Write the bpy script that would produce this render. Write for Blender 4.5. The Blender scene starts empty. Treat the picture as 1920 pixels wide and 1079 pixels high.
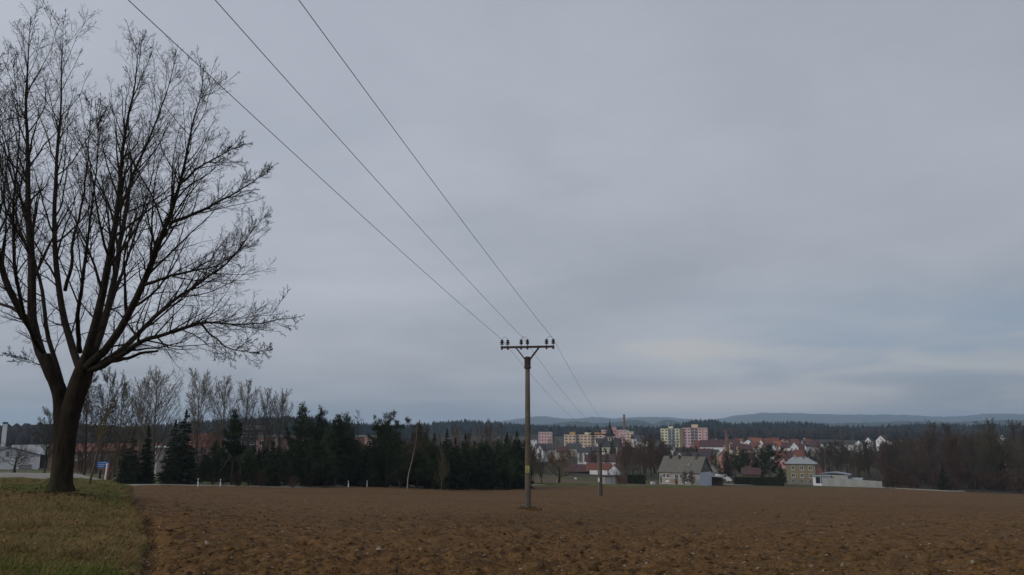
import bpy, math, random
import numpy as np
from mathutils import Vector, Matrix

SC = bpy.context.scene
COL = SC.collection
R_ = math.radians

# ------------------------------------------------------------------ camera, sky, sun, exposure
F = 1507.0                     # focal length in photo pixels (1920 wide)
HY = 803.0                     # photo row of eye level
PITCH = math.atan((HY - 539.5) / F)
EYE = 1.7
HAZE_DENSITY = 1.15e-4
DENOISE = True
cam_d = bpy.data.cameras.new('camera')
cam_d.sensor_width = 36
cam_d.lens = 36 * F / 1920
cam_d.clip_start = 0.1
cam_d.clip_end = 40000
cam = bpy.data.objects.new('camera', cam_d)
COL.objects.link(cam)
cam.location = (0, 0, EYE)
cam.rotation_euler = (math.pi / 2 + PITCH, 0, 0)
SC.camera = cam

SUN_EL, SUN_AZ = 30.0, -125.0        # degrees; azimuth from the view direction, minus = to the left
world = bpy.data.worlds.new('World')
SC.world = world
world.use_nodes = True
wt = world.node_tree
wt.nodes.clear()


def WN(kind, **kw):
    n = wt.nodes.new(kind)
    for k, v in kw.items():
        if k.startswith('i_'):
            key = k[2:]
            n.inputs[int(key) if key.isdigit() else key].default_value = v
        else:
            setattr(n, k, v)
    return n


def WL(a, b):
    wt.links.new(a, b)


def wmath(op, a, b=None, c=None, clamp=False):
    n = wt.nodes.new('ShaderNodeMath')
    n.operation = op
    n.use_clamp = clamp
    for i, v in enumerate((a, b, c)):
        if v is None:
            continue
        if isinstance(v, (int, float)):
            n.inputs[i].default_value = v
        else:
            WL(v, n.inputs[i])
    return n.outputs[0]


def wmix(fac, a, b):
    n = wt.nodes.new('ShaderNodeMix')
    n.data_type = 'RGBA'
    for sock, v in ((n.inputs[0], fac), (n.inputs[6], a), (n.inputs[7], b)):
        if isinstance(v, (int, float)):
            sock.default_value = v
        elif isinstance(v, tuple):
            sock.default_value = v + (1,) if len(v) == 3 else v
        else:
            WL(v, sock)
    return n.outputs[2]


def smooth(v, lo, hi):
    n = wt.nodes.new('ShaderNodeMapRange')
    n.interpolation_type = 'SMOOTHSTEP'
    WL(v, n.inputs[0])
    n.inputs[1].default_value = lo
    n.inputs[2].default_value = hi
    return n.outputs[0]


tc = WN('ShaderNodeTexCoord')
sep = WN('ShaderNodeSeparateXYZ')
WL(tc.outputs['Generated'], sep.inputs[0])
dx, dy, dz = sep.outputs
den = wmath('ADD', wmath('MAXIMUM', dz, 0.0), 0.16)
cx, cy = wmath('DIVIDE', dx, den), wmath('DIVIDE', dy, den)
cvec = WN('ShaderNodeCombineXYZ')
WL(cx, cvec.inputs[0])
WL(cy, cvec.inputs[1])
n1 = WN('ShaderNodeTexNoise', i_Scale=0.55, i_Detail=5.0, i_Roughness=0.5, i_Distortion=0.4)
n2 = WN('ShaderNodeTexNoise', i_Scale=1.7, i_Detail=6.0, i_Roughness=0.55, i_Distortion=0.3)
for n, off in ((n1, (1.3, 2.1, 0)), (n2, (7.7, 3.9, 0))):
    va = WN('ShaderNodeVectorMath', operation='ADD', i_1=off)
    WL(cvec.outputs[0], va.inputs[0])
    WL(va.outputs[0], n.inputs['Vector'])
# low bank of streaky cloud near the horizon: azimuth / stretched elevation
azim = wmath('ARCTAN2', dx, dy)
low = WN('ShaderNodeCombineXYZ')
WL(wmath('MULTIPLY', azim, 6.0), low.inputs[0])
WL(wmath('MULTIPLY', dz, 34.0), low.inputs[1])
n3 = WN('ShaderNodeTexNoise', i_Scale=1.0, i_Detail=6.0, i_Roughness=0.55, i_Distortion=0.5)
WL(low.outputs[0], n3.inputs['Vector'])
big = smooth(n1.outputs[0], 0.36, 0.64)
fine = smooth(n2.outputs[0], 0.34, 0.68)
lowc = smooth(n3.outputs[0], 0.40, 0.64)
cl = wmath('ADD', wmath('MULTIPLY', big, 0.72), wmath('MULTIPLY', fine, 0.28))
grey = wmix(cl, (3.62, 3.88, 4.48), (4.85, 5.14, 5.78))
# thinner cloud lets a little blue through on the right, low down
lowmask = wmath('MULTIPLY', smooth(dz, 0.20, 0.10), smooth(dz, 0.02, 0.08))
rightm = smooth(azim, 0.05, 0.55)
bluefac = wmath('MULTIPLY', wmath('MULTIPLY', lowmask, rightm), wmath('SUBTRACT', 1.0, wmath('MULTIPLY', fine, 0.7)))
grey = wmix(wmath('MULTIPLY', bluefac, 0.75), grey, (3.05, 4.05, 5.3))
streak = wmath('MULTIPLY', wmath('MULTIPLY', smooth(dz, 0.125, 0.085), lowc), wmath('ADD', 0.2, wmath('MULTIPLY', rightm, 0.8)))
grey = wmix(wmath('MULTIPLY', streak, 0.65), grey, (6.1, 6.05, 6.0))
spot = wmath('ADD', wmath('POWER', wmath('ABSOLUTE', wmath('MULTIPLY', wmath('SUBTRACT', azim, 0.19), 8.0)), 2.0), wmath('POWER', wmath('ABSOLUTE', wmath('MULTIPLY', wmath('SUBTRACT', dz, 0.092), 42.0)), 2.0))
grey = wmix(wmath('MULTIPLY', smooth(spot, 1.0, 0.0), wmath('ADD', 0.25, wmath('MULTIPLY', lowc, 0.5))), grey, (5.9, 5.8, 5.7))
darkb = wmath('MULTIPLY', wmath('MULTIPLY', smooth(dz, 0.062, 0.035), wmath('SUBTRACT', 1.0, lowc)), smooth(azim, -0.05, 0.45))
grey = wmix(wmath('MULTIPLY', darkb, 0.8), grey, (3.1, 3.6, 4.3))
glow = wmath('MULTIPLY', wmath('MULTIPLY', smooth(dz, 0.060, 0.028), wmath('MULTIPLY', smooth(azim, -0.02, 0.20), smooth(azim, 0.55, 0.3))), 0.9)
grey = wmix(glow, grey, (7.2, 6.7, 6.5))
# an overcast dome is lighter towards the zenith
zen = wmath('MULTIPLY', wmath('ADD', 0.90, wmath('ADD', wmath('MULTIPLY', smooth(dz, 0.02, 0.45), 0.13), wmath('MULTIPLY', smooth(dz, 0.45, 1.0), 0.35))), wmath('SUBTRACT', wmath('SUBTRACT', 1.12, wmath('MULTIPLY', wmath('MULTIPLY', smooth(dz, 0.14, 0.03), smooth(azim, 0.08, -0.22)), 0.15)), wmath('MULTIPLY', smooth(azim, -0.35, 0.65), 0.23)))
vm = WN('ShaderNodeVectorMath', operation='SCALE')
WL(grey, vm.inputs[0])
WL(zen, vm.inputs['Scale'])
sky = WN('ShaderNodeTexSky')
sky.sky_type = 'NISHITA'
sky.sun_disc = False
sky.sun_elevation = R_(SUN_EL)
sky.sun_rotation = R_(SUN_AZ)
sky.air_density = 1.0
sky.dust_density = 2.5
final = wmix(0.93, sky.outputs[0], vm.outputs[0])
bg = WN('ShaderNodeBackground', i_Strength=0.1)
WL(final, bg.inputs[0])
WL(bg.outputs[0], WN('ShaderNodeOutputWorld').inputs[0])

sd = bpy.data.lights.new('sun', 'SUN')
sd.energy = 1.1
sd.angle = R_(25)
sd.color = (1.0, 0.95, 0.88)
sun = bpy.data.objects.new('sun', sd)
COL.objects.link(sun)
_s = Vector((math.sin(R_(SUN_AZ)) * math.cos(R_(SUN_EL)), math.cos(R_(SUN_AZ)) * math.cos(R_(SUN_EL)), math.sin(R_(SUN_EL))))
sun.rotation_euler = _s.to_track_quat('Z', 'Y').to_euler()
sun.location = (-30, 20, 60)

SC.view_settings.view_transform = 'Standard'
SC.view_settings.look = 'None'
SC.view_settings.exposure = 0.0
SC.view_settings.gamma = 1.0
SC.view_settings.use_curve_mapping = False
try:
    SC.cycles.use_denoising = DENOISE
    SC.cycles.max_bounces = 4
    SC.cycles.diffuse_bounces = 2
    SC.cycles.glossy_bounces = 1
    SC.cycles.volume_bounces = 1
except Exception:
    pass

# ------------------------------------------------------------------ helpers
CP, SP = math.cos(PITCH), math.sin(PITCH)


def at(px, py, Y):
    """world point that stands at distance Y on the sight line of a photo pixel"""
    u, v = (px - 960.0) / F, (539.5 - py) / F
    s = Y / (CP - SP * v)
    return Vector((u * s, Y, EYE + (SP + CP * v) * s))


def mpp(Y):
    return Y / F / 1.02


def tag(o, label=None, cat=None, group=None, kind=None):
    if label:
        o['label'] = label
    if cat:
        o['category'] = cat
    if group:
        o['group'] = group
    if kind:
        o['kind'] = kind
    return o


def empty(name, loc=(0, 0, 0), rz=0.0, parent=None):
    o = bpy.data.objects.new(name, None)
    COL.objects.link(o)
    o.empty_display_size = 0.3
    o.location = loc
    o.rotation_euler = (0, 0, rz)
    if parent:
        o.parent = parent
    return o


def link(name, me, parent=None):
    o = bpy.data.objects.new(name, me)
    COL.objects.link(o)
    if parent:
        o.parent = parent
    return o


def np_mesh(name, V, Q=None, T=None, mats=(), smooth_=False, mi=None):
    """mesh from numpy arrays of quads and triangles"""
    me = bpy.data.meshes.new(name)
    V = np.asarray(V, np.float32).reshape(-1, 3)
    Q = np.zeros((0, 4), np.int32) if Q is None else np.asarray(Q, np.int32)
    T = np.zeros((0, 3), np.int32) if T is None else np.asarray(T, np.int32)
    me.vertices.add(len(V))
    me.vertices.foreach_set('co', V.ravel())
    nl = len(Q) * 4 + len(T) * 3
    me.loops.add(nl)
    me.loops.foreach_set('vertex_index', np.concatenate([Q.ravel(), T.ravel()]))
    me.polygons.add(len(Q) + len(T))
    ls = np.concatenate([np.arange(len(Q)) * 4, len(Q) * 4 + np.arange(len(T)) * 3]).astype(np.int32)
    me.polygons.foreach_set('loop_start', ls)
    if smooth_:
        me.polygons.foreach_set('use_smooth', np.ones(len(Q) + len(T), bool))
    for m in mats:
        me.materials.append(m)
    if mi is not None:
        me.polygons.foreach_set('material_index', np.asarray(mi, np.int32))
    me.update(calc_edges=True)
    me.validate()
    return me


class MB:
    """collects simple solids and builds one mesh"""

    def __init__(self):
        self.V, self.F, self.M = [], [], []

    def add(self, vs, fs, m=0):
        b = len(self.V)
        self.V += [tuple(v) for v in vs]
        self.F += [tuple(i + b for i in f) for f in fs]
        self.M += [m] * len(fs)
        return self

    def box(self, x0, x1, y0, y1, z0, z1, m=0):
        vs = [(x0, y0, z0), (x1, y0, z0), (x1, y1, z0), (x0, y1, z0), (x0, y0, z1), (x1, y0, z1), (x1, y1, z1), (x0, y1, z1)]
        fs = [(0, 3, 2, 1), (4, 5, 6, 7), (0, 1, 5, 4), (1, 2, 6, 5), (2, 3, 7, 6), (3, 0, 4, 7)]
        return self.add(vs, fs, m)

    def bar(self, a, b, w, t=None, m=0):
        """square bar between two points"""
        a, b = Vector(a), Vector(b)
        t = t or w
        d = (b - a).normalized()
        u = d.cross(Vector((0, 0, 1)))
        if u.length < 1e-3:
            u = Vector((1, 0, 0))
        u.normalize()
        k = u.cross(d)
        vs = []
        for p in (a, b):
            for su, sk in ((-1, -1), (1, -1), (1, 1), (-1, 1)):
                vs.append(p + u * su * w / 2 + k * sk * t / 2)
        return self.add(vs, [(3, 2, 1, 0), (4, 5, 6, 7), (0, 1, 5, 4), (1, 2, 6, 5), (2, 3, 7, 6), (3, 0, 4, 7)], m)

    def lathe(self, prof, n=10, c=(0, 0, 0), m=0):
        vs = []
        for r, z in prof:
            for i in range(n):
                a = 2 * math.pi * i / n
                vs.append((c[0] + r * math.cos(a), c[1] + r * math.sin(a), c[2] + z))
        fs = []
        for k in range(len(prof) - 1):
            for i in range(n):
                j = (i + 1) % n
                fs.append((k * n + i, k * n + j, (k + 1) * n + j, (k + 1) * n + i))
        fs.append(tuple(range(n - 1, -1, -1)))
        fs.append(tuple((len(prof) - 1) * n + i for i in range(n)))
        return self.add(vs, fs, m)

    def prism(self, pts, y0, y1, m=0):
        """polygon in x,z extruded along y"""
        n = len(pts)
        vs = [(x, y0, z) for x, z in pts] + [(x, y1, z) for x, z in pts]
        fs = [tuple(range(n)), tuple(range(2 * n - 1, n - 1, -1))]
        for i in range(n):
            j = (i + 1) % n
            fs.append((i + n, j + n, j, i))
        return self.add(vs, fs, m)

    def mesh(self, name, mats, smooth_=False):
        me = bpy.data.meshes.new(name)
        me.from_pydata(self.V, [], self.F)
        if not isinstance(mats, (list, tuple)):
            mats = [mats]
        for m in mats:
            me.materials.append(m)
        if len(mats) > 1:
            me.polygons.foreach_set('material_index', self.M)
        if smooth_:
            me.polygons.foreach_set('use_smooth', [True] * len(me.polygons))
        me.update()
        return me

    def build(self, name, mats, parent=None, smooth_=False):
        return link(name, self.mesh(name, mats, smooth_), parent)


# ------------------------------------------------------------------ noise
def vnoise(x, y, seed=0):
    xi, yi = np.floor(x).astype(np.int64), np.floor(y).astype(np.int64)
    fx, fy = x - xi, y - yi

    def h(a, b):
        n = (a * 374761393 + b * 668265263 + seed * 1442695041) & 0x7fffffff
        n = ((n ^ (n >> 13)) * 1274126177) & 0x7fffffff
        n = (n ^ (n >> 16)) & 0xffff
        return n / 65535.0
    sx, sy = fx * fx * fx * (fx * (fx * 6 - 15) + 10), fy * fy * fy * (fy * (fy * 6 - 15) + 10)
    a = h(xi, yi) * (1 - sx) + h(xi + 1, yi) * sx
    b = h(xi, yi + 1) * (1 - sx) + h(xi + 1, yi + 1) * sx
    return (a * (1 - sy) + b * sy) * 2 - 1


def fbm(x, y, seed=0, oct=4):
    s, a = 0, 1.0
    for k in range(oct):
        s = s + a * vnoise(x * 2 ** k, y * 2 ** k, seed + k)
        a *= 0.5
    return s


# ------------------------------------------------------------------ materials
MATS = {}


def mat(name, col, rough=0.85, var=0.25, scale=3.0, col2=None, bump=0.0, bscale=None, rand=0.0, spec=0.3, detail=6.0, stretch=None, metal=0.0, patches=None):
    if name in MATS:
        return MATS[name]
    m = bpy.data.materials.new(name)
    m.use_nodes = True
    nt = m.node_tree
    b = nt.nodes['Principled BSDF']
    b.inputs['Roughness'].default_value = rough
    b.inputs['Specular IOR Level'].default_value = spec
    b.inputs['Metallic'].default_value = metal
    L = nt.links.new
    tcn = nt.nodes.new('ShaderNodeTexCoord')
    vec = tcn.outputs['Object']
    if stretch:
        mp = nt.nodes.new('ShaderNodeMapping')
        mp.inputs['Scale'].default_value = stretch
        L(vec, mp.inputs['Vector'])
        vec = mp.outputs[0]
    nz = nt.nodes.new('ShaderNodeTexNoise')
    nz.inputs['Scale'].default_value = scale
    nz.inputs['Detail'].default_value = detail
    nz.inputs['Roughness'].default_value = 0.62
    L(vec, nz.inputs['Vector'])
    ramp = nt.nodes.new('ShaderNodeValToRGB')
    ramp.color_ramp.elements[0].position = 0.28
    ramp.color_ramp.elements[1].position = 0.72
    c1 = tuple(c * (1 - var) for c in col)
    c2 = col2 or tuple(min(1, c * (1 + var)) for c in col)
    ramp.color_ramp.elements[0].color = c1 + (1,)
    ramp.color_ramp.elements[1].color = c2 + (1,)
    L(nz.outputs[0], ramp.inputs[0])
    out = ramp.outputs[0]
    for k, (pc, ps, lo, hi, amt) in enumerate(patches or ()):
        n2_ = nt.nodes.new('ShaderNodeTexNoise')
        n2_.inputs['Scale'].default_value = ps
        n2_.inputs['Detail'].default_value = 5
        n2_.inputs['Roughness'].default_value = 0.6
        off = nt.nodes.new('ShaderNodeVectorMath')
        off.operation = 'ADD'
        off.inputs[1].default_value = (13.1 * k + 5, 7.7 * k + 3, 2.3 * k)
        L(vec, off.inputs[0])
        L(off.outputs[0], n2_.inputs['Vector'])
        mr = nt.nodes.new('ShaderNodeMapRange')
        mr.inputs[1].default_value = lo
        mr.inputs[2].default_value = hi
        mr.inputs[4].default_value = amt
        L(n2_.outputs[0], mr.inputs[0])
        mx = nt.nodes.new('ShaderNodeMix')
        mx.data_type = 'RGBA'
        L(mr.outputs[0], mx.inputs[0])
        L(out, mx.inputs[6])
        mx.inputs[7].default_value = pc + (1,)
        out = mx.outputs[2]
    if rand > 0:
        oi = nt.nodes.new('ShaderNodeObjectInfo')
        mr = nt.nodes.new('ShaderNodeMapRange')
        mr.inputs[3].default_value = 1 - rand
        mr.inputs[4].default_value = 1 + rand
        L(oi.outputs['Random'], mr.inputs[0])
        hs = nt.nodes.new('ShaderNodeHueSaturation')
        L(mr.outputs[0], hs.inputs['Value'])
        L(out, hs.inputs['Color'])
        out = hs.outputs[0]
    L(out, b.inputs['Base Color'])
    if bump > 0:
        bn = nt.nodes.new('ShaderNodeTexNoise')
        bn.inputs['Scale'].default_value = bscale or scale * 4
        bn.inputs['Detail'].default_value = 6
        bn.inputs['Roughness'].default_value = 0.65
        L(vec, bn.inputs['Vector'])
        bp = nt.nodes.new('ShaderNodeBump')
        bp.inputs['Strength'].default_value = min(1.0, bump)
        bp.inputs['Distance'].default_value = 0.05
        L(bn.outputs[0], bp.inputs['Height'])
        L(bp.outputs[0], b.inputs['Normal'])
    MATS[name] = m
    return m


def plain(name, col, rough=0.7, spec=0.3):
    return mat(name, col, rough, var=0.12, scale=1.5, spec=spec)


# ------------------------------------------------------------------ the lie of the land: drop below the eye, by direction r = X/Y and distance Y
YK = np.array([0, 10, 20, 30, 45, 60, 85, 123, 150, 175, 210, 260, 350, 500, 700, 1000, 1500, 2500, 13000.])
RK = np.array([-0.75, -0.6, -0.45, -0.2, 0.0, 0.2, 0.4, 0.64, 0.9])
DROP = np.array([
    [1.7, 1.75, 2.0, 2.3, 3.1, 4.2, 5.9, 7.6, 8.6, 9.5, 10.6, 12.0, 14.0, 16, 17, 16, 12, 10, 10],
    [1.7, 1.75, 2.0, 2.4, 3.1, 4.2, 5.9, 7.7, 8.8, 9.7, 10.9, 12.4, 14.6, 17, 18, 17, 13, 10, 10],
    [1.7, 1.75, 2.2, 2.75, 3.7, 4.7, 6.2, 8.3, 9.8, 11.0, 12.4, 14.2, 17.0, 20, 21, 18, 13, 10, 10],
    [1.7, 1.78, 2.45, 3.2, 4.3, 5.35, 7.05, 9.1, 10.45, 11.75, 13.3, 15.2, 18.0, 21, 21, 18, 13, 10, 10],
    [1.7, 1.8, 2.6, 3.4, 4.45, 5.6, 7.5, 10.0, 11.3, 12.3, 13.8, 16.0, 18.5, 21, 21, 17, 12, 10, 10],
    [1.7, 1.8, 2.6, 3.4, 4.5, 5.65, 7.5, 9.95, 11.4, 12.8, 14.7, 17.6, 20.0, 22, 21, 17, 12, 10, 10],
    [1.7, 1.8, 2.6, 3.4, 4.5, 5.7, 7.6, 10.2, 11.9, 13.5, 15.7, 18.7, 21.5, 23, 22, 17, 12, 10, 10],
    [1.7, 1.8, 2.6, 3.45, 4.6, 5.85, 7.9, 10.8, 12.7, 14.5, 17.0, 20.3, 22.0, 23, 22, 18, 12, 10, 10],
    [1.7, 1.8, 2.6, 3.5, 4.7, 6.0, 8.1, 11.2, 13.2, 15.1, 17.6, 20.6, 22.0, 23, 22, 18, 12, 10, 10]])
# resample each row smoothly (monotone enough) on a log axis
_yl = np.log(YK + 6.0)
_yd = np.linspace(_yl[0], _yl[-1], 400)
_ker = np.hanning(15)
_ker /= _ker.sum()
DROPS = []
for row in DROP:
    q = np.interp(_yd, _yl, row)
    qp = np.concatenate([np.full(7, q[0]), q, np.full(7, q[-1])])
    DROPS.append(np.convolve(qp, _ker, 'valid'))
DROPS = np.array(DROPS)


def edge_r(Y):
    Y = np.asarray(Y, float)
    base = np.interp(Y, [0, 10, 20, 30, 42, 60], [-0.435, -0.4425, -0.456, -0.4635, -0.467, -0.47])
    return base + (0.05 * vnoise(Y * 4.1, Y * 0 + 1.3, 4) + 0.13 * vnoise(Y * 1.3, Y * 0 + 3.3, 5) + 0.20 * vnoise(Y * 0.35, Y * 0 + 8.1, 6)) / np.maximum(Y, 5)


def land(X, Y):
    """ground height without the verge"""
    X, Y = np.asarray(X, float), np.asarray(Y, float)
    Ys = np.maximum(Y, 0.1)
    r = np.clip(X / np.maximum(Ys, 4.0), RK[0], RK[-1])
    yl = np.log(Ys + 6.0)
    f = (yl - _yd[0]) / (_yd[1] - _yd[0])
    i = np.clip(f.astype(int), 0, 398)
    f = np.clip(f - i, 0, 1)
    k = np.clip(np.searchsorted(RK, r, side='right') - 1, 0, len(RK) - 2)
    g = (r - RK[k]) / (RK[k + 1] - RK[k])
    g = g * g * (3 - 2 * g)
    a = DROPS[k, i] * (1 - f) + DROPS[k, i + 1] * f
    b = DROPS[k + 1, i] * (1 - f) + DROPS[k + 1, i + 1] * f
    return EYE - (a * (1 - g) + b * g)


def verge(X, Y):
    X, Y = np.asarray(X, float), np.asarray(Y, float)
    d = np.interp(Y, [0, 6, 10, 20, 27, 33, 37, 41, 45, 52, 62], [1.66, 1.67, 1.68, 1.76, 1.84, 1.90, 2.0, 2.28, 2.75, 3.5, 4.35])
    lat = (edge_r(Y) - X / np.maximum(Y, 2.0)) * np.maximum(Y, 2.0)       # metres in from the rim
    rim = (0.28 + 0.008 * np.clip(Y, 0, 45)) * np.exp(-np.maximum(lat, 0) / 2.2)
    return EYE - d - rim + 0.05 * fbm(X * 0.35, Y * 0.35, 21, 4)


def ground(X, Y):
    X, Y = np.asarray(X, float), np.asarray(Y, float)
    z = land(X, Y)
    w = np.clip((62 - Y) / 14, 0, 1)
    inside = (X / np.maximum(Y, 2.0) < edge_r(Y))
    zv = verge(X, Y)
    return np.where(inside, z * (1 - w) + zv * w, z)


def gz(x, y):
    return float(ground(np.array([x]), np.array([y]))[0])

# ------------------------------------------------------------------ materials used by the land and the plants
M_soil = mat('ploughed_soil', (0.124, 0.066, 0.0255), 0.95, 0.45, 3.2, bump=1.0, bscale=11, spec=0.12, detail=9,
             patches=[((0.140, 0.076, 0.027), 0.12, 0.52, 0.74, 0.5), ((0.050, 0.032, 0.017), 0.06, 0.52, 0.75, 0.5), ((0.080, 0.064, 0.024), 0.22, 0.60, 0.78, 0.45), ((0.040, 0.024, 0.012), 1.1, 0.58, 0.72, 0.6), ((0.030, 0.018, 0.009), 3.0, 0.55, 0.64, 0.7), ((0.018, 0.011, 0.006), 7.5, 0.56, 0.63, 0.85), ((0.23, 0.16, 0.095), 11.0, 0.60, 0.68, 0.65)])  # fine dark patches: moist soil, plus shade between clods put into the colour
M_clod = mat('soil_clod', (0.122, 0.068, 0.024), 0.95, 0.35, 6, bump=0.4, bscale=30, spec=0.1)
M_stone = mat('pale_stone', (0.24, 0.19, 0.13), 0.8, 0.25, 8, bump=0.2)
M_turf = mat('verge_turf', (0.110, 0.084, 0.028), 0.95, 0.28, 2.2, bump=0.5, bscale=25, spec=0.1, detail=8,
             patches=[((0.062, 0.074, 0.014), 0.22, 0.48, 0.62, 0.85), ((0.185, 0.120, 0.055), 0.34, 0.50, 0.66, 0.85), ((0.045, 0.034, 0.016), 0.9, 0.58, 0.72, 0.6)])
M_blade = mat('green_grass_blade', (0.088, 0.112, 0.019), 0.8, 0.35, 1.4, spec=0.2)
M_dry = mat('dry_grass_blade', (0.195, 0.132, 0.052), 0.85, 0.35, 1.4, spec=0.2)
M_leaf = mat('fallen_leaf', (0.22, 0.155, 0.10), 0.85, 0.35, 20, spec=0.2)
M_meadow = mat('meadow', (0.075, 0.066, 0.032), 0.95, 0.3, 0.08, spec=0.1, detail=9,
               patches=[((0.055, 0.068, 0.026), 0.03, 0.45, 0.65, 0.8), ((0.098, 0.068, 0.042), 0.017, 0.50, 0.65, 0.8)])
M_floor = mat('leaf_litter', (0.042, 0.033, 0.022), 0.95, 0.35, 0.3, spec=0.1, detail=9)
M_town = mat('garden_ground', (0.052, 0.046, 0.030), 0.95, 0.35, 0.05, spec=0.1, detail=9, patches=[((0.05, 0.058, 0.024), 0.02, 0.55, 0.7, 0.7)])
M_lawn = mat('lawn', (0.088, 0.088, 0.036), 0.95, 0.25, 0.3, spec=0.1)
M_brownfield = mat('brown_field', (0.105, 0.072, 0.046), 0.95, 0.2, 0.2, spec=0.1)
M_road = mat('asphalt', (0.235, 0.215, 0.185), 0.9, 0.12, 1.2, bump=0.15, bscale=60, spec=0.25)
M_track = mat('gravel_track', (0.20, 0.175, 0.14), 0.95, 0.2, 1.0, spec=0.15)
M_bark = mat('oak_bark', (0.023, 0.0175, 0.012), 0.95, 0.6, 7.0, bump=1.0, bscale=12, spec=0.12, stretch=(1, 1, 0.22),
             patches=[((0.052, 0.054, 0.024), 0.5, 0.54, 0.70, 0.6)])
M_branch = mat('oak_branch', (0.026, 0.020, 0.015), 0.9, 0.3, 4, spec=0.12)
M_twig = mat('oak_twig', (0.040, 0.032, 0.026), 0.9, 0.3, 2, spec=0.1)
B_dark = mat('dark_bark', (0.050, 0.041, 0.033), 0.95, 0.3, 2, rand=0.2, spec=0.1)
B_grey = mat('grey_bark', (0.105, 0.092, 0.072), 0.95, 0.3, 2, rand=0.2, spec=0.1)
B_birch = mat('birch_bark', (0.27, 0.235, 0.20), 0.85, 0.35, 3, rand=0.1, spec=0.15)
B_pine = mat('pine_bark', (0.085, 0.056, 0.038), 0.95, 0.3, 2, rand=0.2, spec=0.1)
T_dark = mat('dark_twigs', (0.078, 0.063, 0.048), 0.95, 0.25, 0.6, rand=0.25, spec=0.08)
T_pale = mat('pale_twigs', (0.130, 0.112, 0.088), 0.95, 0.25, 0.6, rand=0.2, spec=0.08)
T_red = mat('red_brown_twigs', (0.100, 0.062, 0.045), 0.95, 0.25, 0.6, rand=0.25, spec=0.08)
T_olive = mat('olive_twigs', (0.098, 0.083, 0.048), 0.95, 0.25, 0.6, rand=0.25, spec=0.08)
T_orange = mat('willow_twigs', (0.150, 0.088, 0.036), 0.95, 0.25, 0.6, rand=0.1, spec=0.08)
T_yellow = mat('lichen_twigs', (0.150, 0.120, 0.062), 0.95, 0.3, 2, spec=0.08)
N_spruce = mat('spruce_needles', (0.025, 0.034, 0.017), 0.9, 0.4, 0.8, rand=0.25, spec=0.12)
N_pine = mat('pine_needles', (0.032, 0.047, 0.020), 0.9, 0.4, 0.8, rand=0.25, spec=0.12)
N_hedge = mat('hedge_leaves', (0.036, 0.046, 0.022), 0.9, 0.4, 1.5, spec=0.12)

RG = np.random.default_rng(7)

# ------------------------------------------------------------------ ground sheets
MB_YMAX_R = [-0.6, -0.47, -0.45, -0.2, 0.0, 0.1, 0.2, 0.3, 0.4, 0.46, 0.64, 1.2]
MB_YMAX_Y = [108, 112, 115, 144, 168, 195, 236, 258, 268, 262, 246, 236]


def field_end(r):
    return np.interp(r, MB_YMAX_R, MB_YMAX_Y)


def grid_quads(n, m):
    a = np.arange((n - 1) * m).reshape(n - 1, m)[:, :-1]
    return np.stack([a, a + 1, a + m + 1, a + m], -1).reshape(-1, 4)


def build_ground():
    th = np.concatenate([np.linspace(-180, -60, 16)[:-1], np.linspace(-60, 60, 190), np.linspace(60, 180, 16)[1:]])
    th = np.radians(th)
    rho = np.concatenate([[0.5, 2.0], np.geomspace(4, 13000, 230)])
    T, P = np.meshgrid(th, rho)
    X, Y = P * np.sin(T), P * np.cos(T)
    Ye = np.maximum(Y, P * math.cos(R_(60)))
    Xe = np.where(np.abs(np.degrees(T)) > 60, np.sign(X) * Ye * 1.7, X)
    Z = ground(Xe, Ye)
    r = Xe / np.maximum(Ye, 1)
    # sunk under the field and the verge, which are sheets of their own
    e = edge_r(Ye)
    d_in = np.minimum((field_end(r) - Ye) * 0.6, (1.1 - r) * np.maximum(Ye, 3))
    d_v = np.where(r < e + 0.05, (50 - Ye) * 0.6, -1)
    d_v = np.minimum(d_v, (r + 1.45) * np.maximum(Ye, 3))
    dd = np.maximum(np.where(r >= e - 0.05, d_in, -1), d_v)
    Z = Z - 0.55 * np.clip(dd / 3.0, 0, 1)
    Z = Z + np.clip((P - 300) / 600, 0, 1) * 1.2 * fbm(X / 160, Y / 160, 33, 3)
    jit = 1 + 0.06 * fbm(X / 30, Y / 30, 35, 3)
    fe = field_end(r)
    wood = ((r * jit > 0.40) & (Ye * jit > fe + 3)) | ((r < -0.02) & (r > -0.55) & (Ye * jit > fe + 22))
    town = (r > -0.02) & (Ye * jit > 300)
    mi = np.where(wood, 1, np.where(town, 2, 0))[:-1, :-1].ravel()
    me = np_mesh('ground', np.stack([X, Y, Z], -1), grid_quads(*X.shape)[:, ::-1], mats=[M_meadow, M_floor, M_town], smooth_=True, mi=mi)
    tag(link('ground', me), 'brown and green meadow land falling away to the town', kind='structure')


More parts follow.
